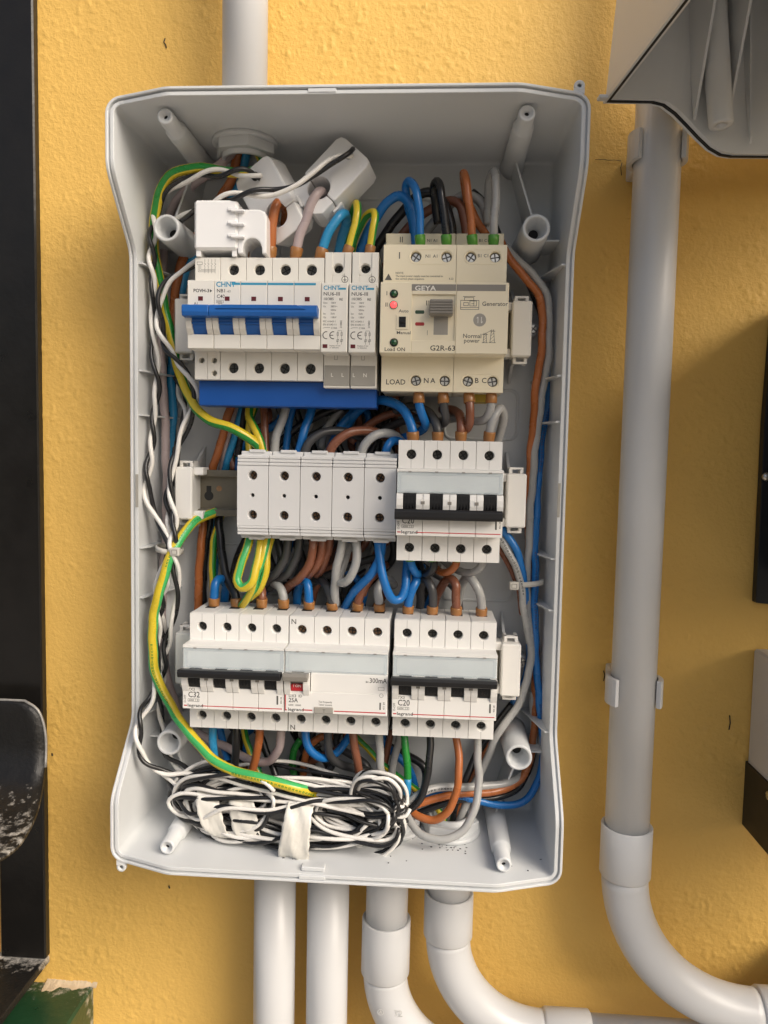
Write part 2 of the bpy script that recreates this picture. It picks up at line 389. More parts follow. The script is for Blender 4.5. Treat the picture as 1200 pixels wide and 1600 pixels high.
# ------------------------------------------------------------------ enclosure
R = 30.0; SH = R+44; NO = R+60
Z1, Z2, Z3 = 120.9, -1.8, -126.7
BX, BZ = 156.5, 259.5
ENC = thing('electrical_enclosure', 'open light grey plastic enclosure full of breakers and wires on the yellow wall', 'enclosure', (0, 0, -BZ))
def lerp(a, b, t): return a+(b-a)*t
def rim_depth(x, z):
    ax, az = abs(x), abs(z)
    if az > BZ-16:
        return 109 if ax < 112 else lerp(109, 97, min(1, (ax-112)/34))
    if az > 214: return 97
    if az < 170: return 58
    return lerp(58, 97, (az-170)/44)
def contour(t, rad=11.0):
    """rounded rectangle inset by t, with points at the kinks of the rim"""
    hx, hz, r = BX-t, BZ-t, max(1.2, rad-t)
    P = []
    zk = [-(hz-r), -236, -220, -218, -216, -214, -212, -210, -208, -192, -176, -174, -172, -170, -168, -166, -164, -120, -60, 0, 60, 120, 164, 166, 168, 170, 172, 174, 176, 192, 208, 210, 212, 214, 216, 218, 220, 236, hz-r]
    xk = [hx-r, 144, 130, 115, 112, 109, 60, 0, -60, -109, -112, -115, -130, -144, -(hx-r)]
    P += [(hx, z) for z in zk]
    P += [(hx-r+r*math.cos(a), hz-r+r*math.sin(a)) for a in [math.pi/2*k/6 for k in range(1, 6)]]
    P += [(x, hz) for x in xk]
    P += [(-(hx-r)-r*math.sin(a), hz-r+r*math.cos(a)) for a in [math.pi/2*k/6 for k in range(1, 6)]]
    P += [(-hx, z) for z in zk[::-1]]
    P += [(-(hx-r)-r*math.cos(a), -(hz-r)-r*math.sin(a)) for a in [math.pi/2*k/6 for k in range(1, 6)]]
    P += [(x, -hz) for x in xk[::-1]]
    P += [(hx-r+r*math.sin(a), -(hz-r)-r*math.cos(a)) for a in [math.pi/2*k/6 for k in range(1, 6)]]
    return P
base = contour(0.0)
def rim_soft(x, z):                       # slightly rounded kinks
    q = [(-4, 0), (-2, 0), (0, 0), (2, 0), (4, 0)] if abs(z) > BZ-16 else [(0, -5), (0, -2.5), (0, 0), (0, 2.5), (0, 5)]
    return sum(rim_depth(x+a, max(-(BZ-16.5), min(BZ-16.5, z+b)) if b or abs(z) <= BZ-16 else z) for a, b in q)/5
RD = [rim_soft(x, z) for (x, z) in base]
def loop(t, off=None, d=None):
    return [(x, (d if d is not None else RD[i]+off), z) for i, (x, z) in enumerate(contour(t))]
def skin(mb, loops, smooth=False, m=0):
    n = len(loops[0])
    for A, Bq in zip(loops[:-1], loops[1:]):
        mb.add(A+Bq, [(i, (i+1) % n, n+(i+1) % n, n+i) for i in range(n)], m, smooth)
# body: outer wall, then the inner wall down to the back panel
mb = MB()
skin(mb, [loop(5.0, d=0.5), loop(4.0, d=3), loop(1.2, off=-5), loop(1.0, off=-4.9)])
skin(mb, [loop(5.6, off=-3.2), loop(5.9, off=-6), loop(8.2, d=6.5), loop(9.6, d=4.4), loop(11, d=4.0)], True)
L0 = loop(11, d=4.0); mb.add(L0, [tuple(range(len(L0)))])
L0 = loop(5.0, d=0.5); mb.add(L0, [tuple(range(len(L0)))])
mb.build('shell', BOXM, ENC)
mb = MB()
skin(mb, [loop(1.2, off=-5.0), loop(0.0, off=-4.6), loop(0.0, off=-0.4), loop(0.4, off=0), loop(1.5, off=0), loop(1.8, off=-0.4),
          loop(1.9, off=-2.6), loop(2.9, off=-2.6), loop(3.0, off=-1.2), loop(3.3, off=-0.9), loop(5.2, off=-0.9), loop(5.55, off=-1.3), loop(5.6, off=-3.2)])
mb.build('rim', BOXM, ENC)
# back panel mouldings: raised rounded frames
def rrect(x0, x1, z0, z1, r, n=5):
    P = []
    for cx, cz, a0 in ((x1-r, z1-r, 0), (x0+r, z1-r, 90), (x0+r, z0+r, 180), (x1-r, z0+r, 270)):
        for k in range(n+1):
            a = math.radians(a0+90*k/n); P.append((cx+r*math.cos(a), cz+r*math.sin(a)))
    return P
for (x0, x1, z0, z1) in ((-100, -20, 45, 82), (70, 128, 42, 82), (-112, -30, -84, -42), (70, 128, -84, -42), (-30, 45, -205, -170), (-60, 60, 175, 225)):
    mb = MB(); A = rrect(x0, x1, z0, z1, 7); C = rrect(x0+2.6, x1-2.6, z0+2.6, z1-2.6, 5)
    A2 = rrect(x0+0.7, x1-0.7, z0+0.7, z1-0.7, 6.4); C2 = rrect(x0+1.9, x1-1.9, z0+1.9, z1-1.9, 5.6); n = len(A)
    LL = [[(p[0], d, p[1]) for p in Q] for Q, d in ((A, 3.9), (A2, 5.0), (C2, 5.0), (C, 3.9))]
    skin(mb, LL, True); mb.build('moulded_frame', BOXM, ENC)
# cover pillars at the four corners
for (x, z) in ((-117, 247), (117, 247), (117.5, -247.3), (-116.5, -247.3)):
    mb = MB()
    mb.revolve((x, 0, z), (0, 1, 0), [(9.2, 4), (8.0, 10), (7.0, 74), (6.4, 75.3), (5.5, 75.8), (5.3, 94.5), (4.9, 95.4), (3.6, 95.5), (3.4, 94.9), (1.7, 94.9), (1.5, 92), (0.01, 92)], 28)
    P = mb.build('cover_pillar', BOXM, ENC)
    h = MB(); h.disc(x, z, 1.5, 92.3, n=16); h.build('screw_hole', DARK, P)
# open screw bosses
for (x, z, sx) in ((-128.7, 186.2, 1), (129.6, 186.3, -1), (-127.4, -186.4, 1), (129.7, -186.0, -1)):
    mb = MB()
    mb.revolve((x, 0, z), (0, 1, 0), [(11.4, 4), (10.6, 12), (9.5, 59), (9.1, 60), (7.5, 60), (7.1, 59), (6.5, 51), (4.9, 49.5), (4.5, 45), (3.4, 44.2), (3.3, 38)], 32)
    P = mb.build('screw_boss', BOXM, ENC)
    h = MB(); h.disc(x, z, 3.35, 43.2); h.build('screw_hole', DARK, P)
    g = MB(); sg = 1 if z > 0 else -1                                       # curved web to the neighbouring pillar
    px_ = -117 if x < 0 else 117
    A = [Vector((x-(3 if x<0 else -3)*0, 0, z+sg*9)), Vector((x+(px_-x)*0.3, 0, z+sg*22)), Vector((px_, 0, sg*240))]
    PTS = spline(A, 4)
    for a, b_ in zip(PTS[:-1], PTS[1:]):
        ha = 46-0.25*abs(a.z-z)
        g.add([(a.x-.7, 4, a.z), (b_.x-.7, 4, b_.z), (b_.x-.7, ha, b_.z), (a.x-.7, ha, a.z), (a.x+.7, 4, a.z), (b_.x+.7, 4, b_.z), (b_.x+.7, ha, b_.z), (a.x+.7, ha, a.z)],
              [(0,1,2,3), (4,5,6,7), (3,2,6,7)])
    g.build('web', BOXM, ENC)
    g = MB(); e = -BX+8 if x < 0 else BX-8                                    # small rib from boss to side wall
    g.box(min(x+(-8 if x<0 else 8), e-(1 if x<0 else -1)), max(x+(-8 if x<0 else 8), e), 4, 40, z-3.6, z-2.4)
    g.build('rib', BOXM, ENC)
# gussets on the long sides
for z in (163, 87, 55, -42, -79, -168):
    for sx in (-1, 1):
        xe = 149.6
        g = MB(); tri = [(sx*(xe-14), 4.2), (sx*(xe+0.4), 4.2), (sx*(xe+1.2), 55.5), (sx*(xe-1.5), 55.5)]
        g.prism(tri, z-0.6, z+0.6, axis='z'); g.build('gusset', BOXM, ENC)
# latch notches and hinge lugs
for (x, z, w) in ((-12, BZ-2.6, 18), (-12, -BZ+2.6, 18)):
    g = MB(); g.box(x-w/2, x+w/2, 105.5, 108.6, z-2.0 if z > 0 else z-0.6, z+0.6 if z > 0 else z+2.0, 0.3)
    g.build('latch_tab', BOXM, ENC)
g = MB(); g.box(-20, -4, 99, 105.5, -BZ+6.0, -BZ+9, 0.6); g.build('latch_clip', BOXM, ENC)
for sx in (-1, 1):
    g = MB(); g.box(sx*(BX-4.6)-0.9, sx*(BX-4.6)+0.9, 56.5, 57.6, -12, 12); g.build('latch_slot', LGREY, ENC)
for (x, z, sg) in ((149, BZ+3.5, 1), (-149, -BZ-3.5, -1)):
    g = MB(); g.revolve((x, 93.5, z), (0, 1, 0), [(1.3, 0), (3.3, 0), (3.4, 0.4), (3.4, 2.6), (3.0, 3), (1.3, 3), (1.3, 0)], 20)
    g.box(x-3.3, x+3.3, 93.6, 96.4, min(z-sg*1.6, z-sg*5), max(z-sg*1.6, z-sg*5)); g.build('hinge_lug', BOXM, ENC)

# ------------------------------------------------------------------ conduits
def hexnut(parent, x, d, z0, z1, rout, rin, name='lock_nut'):
    mb = MB(); n = 6
    for k in range(n):
        a0 = math.pi/3*k+0.2; a1 = math.pi/3*(k+1)+0.2
        V = []
        for (r, z) in ((rin, z0), (rout, z0), (rout, z1), (rin, z1)):
            for a in (a0, a1): V.append((x+r*math.cos(a), d+r*math.sin(a), z))
        mb.add(V, [(0,1,3,2), (2,3,5,4), (4,5,7,6), (6,7,1,0)])
    return mb.build(name, BOXM, parent, bevel=0.8)
def gland(parent, x, d, z, sg):
    """lock nut and flange on the inside of the enclosure; sg=-1 hangs from the top wall"""
    mb = MB()
    mb.revolve((x, d, z), (0, 0, sg), [(23.5, -1), (23.5, 1.6), (22.8, 2.4), (15, 2.4)], 36); mb.build('flange', BOXM, parent)
    hexnut(parent, x, d, min(z+sg*2.2, z+sg*9.5), max(z+sg*2.2, z+sg*9.5), 22.5, 15.5)
    mb = MB(); mb.revolve((x, d, z), (0, 0, sg), [(16.6, 2), (16.6, 12.5), (16.0, 13), (14.2, 13), (13.8, 12.5), (13.6, -20)], 36); mb.build('threaded_sleeve', BOXM, parent)
def pipe(parent, pts, r=16.0, name='pipe', m=None, n=32):
    mb = MB(); mb.tube(pts, r, n=n); return mb.build(name, m or CONM, parent)
def socket(parent, a, b, r=18.6, name='socket'):
    a, b = Vector(a), Vector(b); L = (b-a).length
    mb = MB(); mb.revolve(a, b-a, [(16.1, 1.0), (17.9, 0), (r, 0.7), (r, L-2.6), (r-0.9, L-1.0), (16.0, L)], 36); return mb.build(name, CONM, parent)
def elbow_pts(x, d, z, rad, dirx, ang=90, n=20):
    """bend from straight down towards +x"""
    return [Vector((x+dirx*(rad-rad*math.cos(math.radians(ang*k/n))), d, z-rad*math.sin(math.radians(ang*k/n)))) for k in range(n+1)]
CD = 40.0
C = thing('conduit', 'grey plastic conduit rising from the top of the enclosure', 'conduit', (-78.2, CD, 262), 'grey conduits around the enclosure')
pipe(C, [(-78.2, CD, 262), (-78.2, CD, 520)])
hexnut(C, -78.2, CD, 261, 271, 20.5, 15.9, 'adapter_nut'); gland(C, -77.5, CD, 251.8, -1)
C = thing('conduit', 'straight grey conduit below the enclosure, leftmost of the four', 'conduit', (-51, CD, -560), 'grey conduits around the enclosure')
pipe(C, [(-51, CD, -560), (-51, CD, -262)]); gland(C, -51, CD, -251.6, 1)
C = thing('conduit', 'straight grey conduit below the enclosure, second from the left', 'conduit', (-9.5, CD, -560), 'grey conduits around the enclosure')
pipe(C, [(-9.5, CD, -560), (-9.5, CD, -262)]); gland(C, -9.5, CD, -251.6, 1)
C = thing('conduit', 'grey conduit with a sleeved elbow under the enclosure, third from the left', 'conduit', (36, CD, -560), 'grey conduits around the enclosure')
pipe(C, [(36, CD, -262), (35.6, CD, -340)])
socket(C, (35.6, CD, -324), (35.4, CD, -369)); EB = pipe(C, elbow_pts(35.4, CD, -366, 74, 1) + [(150, CD, -440)], 16.8, 'elbow'); gland(C, 37.5, CD, -251.6, 1)
mb = MB(); mb.ring(33.5, -388, 2.2, 0.5, CD+16.9); mb.line((32.6, -389), (33.5, -386.6), 0.5, CD+16.95); mb.line((34.4, -389), (33.5, -386.6), 0.5, CD+16.95); mb.build('moulded_mark', GREYP, EB)
text('32', 43, -391, CD+16.3, 5.0, GREYP, EB, name='moulded_number')
C = thing('conduit', 'grey swept conduit bend leaving the right underside of the enclosure', 'conduit', (83, CD, -560), 'grey conduits around the enclosure')
socket(C, (82.8, CD, -300), (82.8, CD, -336.5)); pipe(C, [(82.8, CD, -262), (82.8, CD, -310)])
pipe(C, elbow_pts(82.8, CD, -334, 76, 1, 90), 16.8, 'elbow')
q = Vector((158.8, CD, -410)); socket(C, q+Vector((34, 0, 0)), q+Vector((-2, 0, 0)))
pipe(C, [q+Vector((28, 0, 0)), q+Vector((420, 0, 0))], 16.0); gland(C, 81.5, CD, -251.6, 1)
C = thing('conduit', 'long vertical grey conduit with a lower elbow right of the enclosure', 'conduit', (214, CD, -420), 'grey conduits around the enclosure')
pipe(C, [(214.6, CD, 520), (213.4, CD, -256)])
socket(C, (213.4, CD, -241), (213.3, CD, -281)); pipe(C, elbow_pts(213.3, CD, -278, 104, 1), 16.9, 'elbow')
q = Vector((317.3, CD, -382)); socket(C, q+Vector((60, 0, 0)), q+Vector((-3, 0, 0)))
C = thing('conduit_junction_box', 'grey junction box that the lower right elbow runs into', 'box', (380, 0, -410))
mb = MB(); mb.box(352, 450, 0.5, 64, -430, -345, 2.5); mb.build('housing', CONM, C)
mb = MB(); mb.box(356, 446, 64, 68, -426, -349, 1.2); mb.build('lid', CONM, C)
def clip(z, label, drop=0):
    C = thing('conduit_clip', label, 'clip', (214, 0, z), 'clips holding the right conduit')
    mb = MB(); outer = []; inner = []
    for k in range(25):
        a = math.radians(52-284*k/24)
        # arc open to the front
        aa = math.radians(90+52 + (360-104)*k/24)
        outer.append((214+20.3*math.cos(aa), CD+20.3*math.sin(aa))); inner.append((214+16.6*math.cos(aa), CD+16.6*math.sin(aa)))
    poly = outer+inner[::-1]
    mb.prism(poly, z-10, z+10, axis='z'); mb.build('strap', CONM, C, bevel=0.5)
    mb = MB(); mb.box(202, 226, 0.5, 23, z-9, z+9, 1); mb.build('foot', CONM, C)
clip(246, 'open grey clip holding the right conduit near its top'); clip(-139, 'open grey clip holding the right conduit above its elbow')

# ------------------------------------------------------------------ black frame, hook and green bar on the left
C = thing('iron_frame', 'black painted iron upright along the left edge of the wall', 'frame', (-272, 0, -400))
mb = MB(); mb.box(-292, -252.6, -3, 6, -400, 620, 1.2); mb.build('upright', IRON, C)
mb = MB(); mb.box(-420, -252.9, -3, 150, -407, -400.6, 1.0); mb.build('base_plate', IRONB, C)
mb = MB(); n = 18                                                    # curved tongue, a bent sheet with a round end
prof_t = spline([at(*q) for q in ((38,1096,24), (58,1110,25), (69,1140,26), (71,1180,29), (68,1220,38), (60,1262,58), (46,1296,80), (26,1324,102), (0,1342,120), (-30,1352,134))], 4)
rows = []
for p in prof_t:
    rows.append([Vector((-430+(p.x+430)*i/n, p.y, p.z)) for i in range(n+1)])
NR = len(rows)
V = [p for r in rows for p in r]; k1 = n+1
mb.add(V, [(j*k1+i, j*k1+i+1, (j+1)*k1+i+1, (j+1)*k1+i) for j in range(NR-1) for i in range(n)], 0, True)
o = mb.build('curved_tongue', IRONW, C)
md = o.modifiers.new('thickness', 'SOLIDIFY'); md.thickness = 0.004; md.offset = 0
mb = MB(); mb.tube([Vector((-430, prof_t[0].y, prof_t[0].z+0.6))]+[p+Vector((0.4, 0, 0.5)) for p in prof_t[:14]], 1.2, n=8); mb.build('worn_lip', mat('worn_steel', (0.30, 0.29, 0.27), 0.45, metal=0.4, var=0.5, vscale=200), C)  # paler grey tube along the tongue's upper edge
C = thing('green_bar', 'dark green painted bar end with plaster dust at the lower left', 'bar', (-240, 0, -450))
mb = MB(); mb.box(-330, -214.5, -2, 190, -465, -424.6, 2.0); mb.build('bar', GREENP, C)
mb = MB(); V = []; F = []; rs = random.Random(4); nk, nj = 60, 8
for k in range(nk+1):
    x = -255+44*k/nk
    wid = (13-9*k/nk)*(0.8+0.22*math.sin(k*0.21)+0.10*math.sin(k*0.55+1)+0.06*rs.random())
    for j in range(nj+1):
        t_ = j/nj; V.append((x+rs.uniform(-0.3, 0.3), -1.2+wid*t_, -424.75+(3.0*(1-t_)**2.6+0.25)*(0.85+0.3*rs.random())*(1 if j < nj else 0)))
for k in range(nk):
    for j in range(nj):
        a = k*(nj+1)+j; F.append((a, a+1, a+nj+2, a+nj+1))
mb.add(V, F, 0, True); mb.build('plaster_residue', PLASTER, C)

# ------------------------------------------------------------------ boxes at the right edge
C = thing('meter_cabinet', 'black meter cabinet at the right edge above the grey box', 'cabinet', (330, 0, -78))
a = at(1181, 942, 8)
mb = MB(); mb.prism([(a.x, a.z), (a.x-1, 60), (a.x+1, 140), (a.x+140, 140), (a.x+140, a.z-12)], 0.5, 8, axis='d'); mb.build('plate', BLKP, C, bevel=0.6)
mb = MB(); mb.box(a.x+11, a.x+130, 8, 175, a.z+22, 150, 1.5); mb.build('meter_housing', DGREY, C)
mb = MB(); q = at(1198, 745, 9); mb.revolve((q.x, 8, q.z), (0, 1, 0), [(3.2, 0), (3.0, 1.2), (1.5, 2.0), (0.01, 2.1)], 16); mb.build('screw', SCREWL, C)
C = thing('grey_wall_box', 'grey box at the right edge between two black panels', 'box', (340, 0, -205))
a = at(1184, 1015, 4)
mb = MB(); mb.box(a.x-1.5, a.x+150, 0.5, 165, a.z-96, a.z, 1.5); mb.build('housing', CONM, C)
C = thing('black_bracket', 'black bracket standing out from the wall at the lower right edge', 'bracket', (320, 0, -250))
a = at(1165, 1190, 1); b = at(1164, 1290, 1)
mb = MB(); mb.box(a.x+0.5, a.x+4.5, -1, 170, b.z, a.z, 0.5); mb.box(a.x+4.5, a.x+150, 166, 170, b.z, a.z); mb.build('plate', BLKP, C)
mb = MB(); q = at(1199, 1243, 42); mb.revolve((a.x+0.6, 42, q.z), (-1, 0, 0), [(3.2, 0), (3.0, 1.0), (1.5, 1.6), (0.01, 1.7)], 16); mb.build('screw', SCREWL, C)

# ------------------------------------------------------------------ raised enclosure cover at the top right
LID = thing('enclosure_cover', 'tilted grey enclosure cover with dark gasket in the upper right corner', 'cover', (170, 70, 264))
O_ = at(947, 160, 72)
U = Vector((0.20, 0.97, 0.10)).normalized(); Vv = Vector((0.985, 0.0, 0.085)); Vv = (Vv - U*Vv.dot(U)).normalized(); Nn = Vv.cross(U)
if Nn.z > 0: Nn = -Nn           # out of the opening: forwards and down
def lxf(p): return O_ + Vv*p.x + U*p.z + Nn*p.y      # p = (along edge, out of opening, up the slope)
LW, LH, LD = 310.0, 360.0, 78.0
def lid_rim(x, z):
    ax = min(x, LW-x)
    if z < 16 or z > LH-16: return 0 if ax < 40 else (lerp(0, 36, (ax-40)/34) if ax < 74 else 36)
    return 0
def lcont(t):
    P = []
    for k in range(41): P.append((t+(LW-2*t)*k/40, t))
    for k in range(1, 31): P.append((LW-t, t+(LH-2*t)*k/30))
    for k in range(1, 41): P.append((LW-t-(LW-2*t)*k/40, LH-t))
    for k in range(1, 30): P.append((t, LH-t-(LH-2*t)*k/30))
    return P
lb = lcont(0); LR = [lid_rim(*p) for p in lb]
for _ in range(1): LR = [0.25*LR[i-1]+0.5*LR[i]+0.25*LR[(i+1) % len(LR)] for i in range(len(LR))]
def lloop(t, off=None, d=None): return [(p[0], LR[i]+off if d is None else d, p[1]) for i, p in enumerate(lcont(t))]
mb = MB(lxf)
skin(mb, [lloop(16, d=-LD), lloop(9, d=-LD+7), lloop(0, off=-3.5), lloop(-1.4, off=-3.2), lloop(-1.4, off=0), lloop(0.2, off=0)])
skin(mb, [lloop(1.8, off=-0.6), lloop(4, off=-0.6), lloop(4.2, off=-2), lloop(11, d=-LD+10), lloop(18, d=-LD+3)])
A = lloop(18, d=-LD+3); mb.add(A, [tuple(range(len(A)))]); A = lloop(16, d=-LD); mb.add(A, [tuple(range(len(A)))])
mb.build('shell', BOXM, LID)
mb = MB(lxf); skin(mb, [lloop(0.2, off=-0.5), lloop(0.2, off=0.35), lloop(1.8, off=0.35), lloop(1.8, off=-0.7)]); mb.build('gasket', BLKP, LID)
for (x, z) in ((70, 16), (LW-60, 20), (112, 30), (60, LH-20)):
    mb = MB(lxf); mb.revolve((x, 0, z), (0, 1, 0), [(9.5, -LD+4), (8.5, -LD+30), (7.6, 22), (7.2, 23), (3, 23), (2.8, 15)], 24); mb.build('cover_pillar', BOXM, LID)
mb = MB(lxf); mb.box(8, LW-8, -LD+3, -LD+26, 66, 68.5); mb.build('inner_rib', BOXM, LID)
mb = MB(lxf); mb.box(105, 205, -LD+3, -10, 84, 87); mb.box(105, 108, -LD+3, -10, 87, 330); mb.box(202, 205, -LD+3, -10, 87, 330); mb.build('window_frame', BOXM, LID)
for xx in (58, 82):
    mb = MB(lxf); mb.prism([(-LD+3, 6), (14, 6), (-LD+20, 44), (-LD+3, 48)], xx-0.9, xx+0.9); mb.build('pillar_web', BOXM, LID)
for zz in (34, 108, 150):
    mb = MB(lxf); mb.box(10, LW-10, -LD+3, -LD+9, zz, zz+1.8); mb.build('inner_rib', BOXM, LID)
for xx in (96, 128, 200):
    mb = MB(lxf); mb.prism([(-LD+3, 7), (30, 7), (26, 9), (-LD+3, 20)], xx-0.8, xx+0.8); mb.build('rim_gusset', BOXM, LID)
mb = MB(lxf); mb.box(-7, -1.0, -2.2, 0.2, 1, 6, 0.5); mb.build('hinge_lug', BOXM, LID)

# ------------------------------------------------------------------ mounting rails
for (zc, lab) in ((Z1, 'uppermost metal mounting rail with white end brackets behind the transfer switch row'), (Z2, 'middle metal mounting rail with its bare left end beside the terminal blocks'), (Z3, 'lowest metal mounting rail with white end brackets behind the bottom breakers')):
    C = thing('mounting_rail', lab, 'rail', (0, 4, zc), 'mounting rails across the enclosure')
    t = 1.2
    prof = [(R, 17.5), (R, 12.6), (R-6.3, 12.6), (R-6.3, -12.6), (R, -12.6), (R, -17.5), (R-t, -17.5), (R-t, -12.6-t), (R-6.3-t, -12.6-t), (R-6.3-t, 12.6+t), (R-t, 12.6+t), (R-t, 17.5)]
    mb = MB(); mb.prism([(p[0], p[1]+zc) for p in prof], -119, 119); mb.build('rail', METAL, C, bevel=0.3)
    mb = MB(); mb.disc(-100.5, zc+3.2, 2.2, R-6.2); mb.build('rail_hole', BRASS, C)
    mb = MB(); mb.disc(-108.5, zc-2.6, 3.6, R-6.2); mb.box(-110.4, -106.6, R-6.25, R-6.18, zc-2, zc+5); mb.build('keyhole_slot', DARK, C)
    for sx in (-1, 1):
        xo, xi = (-128.2, -115.2) if sx < 0 else (116.6, 130.6)
        mb = MB(); mb.box(xo, xi, 22, 45, zc-19.6, zc+19.6, 1.0)
        xi2 = xi+7 if sx < 0 else xo-7
        for (za, zb) in ((zc+13.5, zc+19.4), (zc-19.4, zc-13.5)):
            mb.box(min(xi, xi2) if sx < 0 else min(xo, xi2), max(xi, xi2) if sx < 0 else max(xo, xi2), 24, 40, za, zb, 0.6)
        mb.build('end_bracket', CHINT if zc == Z1 else WHITE, C)
        for sz in (-1, 1):
            mb = MB(); ez = zc+sz*19.6; ca = (xo+xi)/2
            za, zb = (ez, ez+4.5) if sz > 0 else (ez-4.5, ez)
            mb.box(ca-5, ca-2.8, 25, 38, za, zb, 0.3); mb.box(ca+2.8, ca+5.2, 25, 38, za, zb, 0.3)
            mb.box(ca-5, ca+5.2, 34, 38.2, (zb-1.6) if sz > 0 else za, zb if sz > 0 else za+1.6, 0.3); mb.build('clip_hook', WHITE, C)
            mb = MB(); mb.prism([(4.2, ez), (30, ez), (26, ez+sz*2), (4.2, ez+sz*16)], ca+sx*(-1)*4-1, ca+sx*(-1)*4+1); mb.build('support_fin', BOXM, C)
        mb = MB(); mb.box(xo+1, xi-1, 4.2, 22, zc-12, zc+12, 1); mb.build('bracket_foot', BOXM, C)

# ------------------------------------------------------------------ screws
def screw_mesh(name, r, m, slotm):
    mb = MB(); mb.revolve((0, -1.6, 0), (0, 1, 0), [(r, 0), (r, 1.3), (r-0.3, 1.6), (0.01, 1.6)], 20)
    sw = 0.42
    for k in range(4):
        a = math.pi/2*k; pts = [(sw, sw)]
        for j in range(7):
            b = math.radians(10+70*j/6); pts.append(((r-0.45)*math.cos(b), (r-0.45)*math.sin(b)))
        pts = [(p[0]*math.cos(a)-p[1]*math.sin(a), p[0]*math.sin(a)+p[1]*math.cos(a)) for p in pts]
        mb.prism(pts, -0.1, 0.55, axis='d', m=1)
    me_o = mb.build(name, [slotm, m]); me = me_o.data; bpy.data.objects.remove(me_o); return me
SCR_D = screw_mesh('screw', 3.05, SCREWD, DARK)
SCR_C = screw_mesh('screw', 3.6, SCREWD, DARK)
SCR_B = screw_mesh('screw', 3.2, SCREWL, DGREY)
SCR_L = screw_mesh('screw', 3.3, SCREWL, DGREY)
SCR_T = screw_mesh('screw', 2.9, BRASSD, DARK)
rnd = random.Random(11)
def screw(me, parent, x, d, z):
    o = link('screw', me, parent, loc=(x, d, z)); o.rotation_euler = (0, rnd.uniform(0, 1.5), 0); return o
for (x, z) in ((134.4, 124.5), (134.3, -0.9), (134.0, -125.9)):
    rails = [o for o in COL.objects if o.name.startswith('mounting_rail')]
    p = min(rails, key=lambda o: abs(o.location.z/S-z))
    mb = MB(); mb.revolve((x-1, 4, z), (0, 1, 0), [(5.5, 0), (4.8, 17)], 20); mb.build('screw_seat', BOXM, p)
    screw(SCR_L, p, x, 22.4, z)
def tx(parent, s, px, py, d, hpx, m=INK, **k):
    p = at(px, py, d); return text(s, p.x, p.z, d+0.06, hpx/2.28, m, parent, **k)

def hole_row(mb, x0, p, n, z0, z1, hx, hz, hr, dfront, depth, gap=0.16, half=False):
    for i in range(n):
        a, b = x0+i*p+gap, x0+(i+1)*p-gap
        mb.cells([(a, b, z0, z1, a-gap+hx, hz, hr)], dfront, depth); mb.walls(a, b, z0, z1, dfront, dfront-depth)

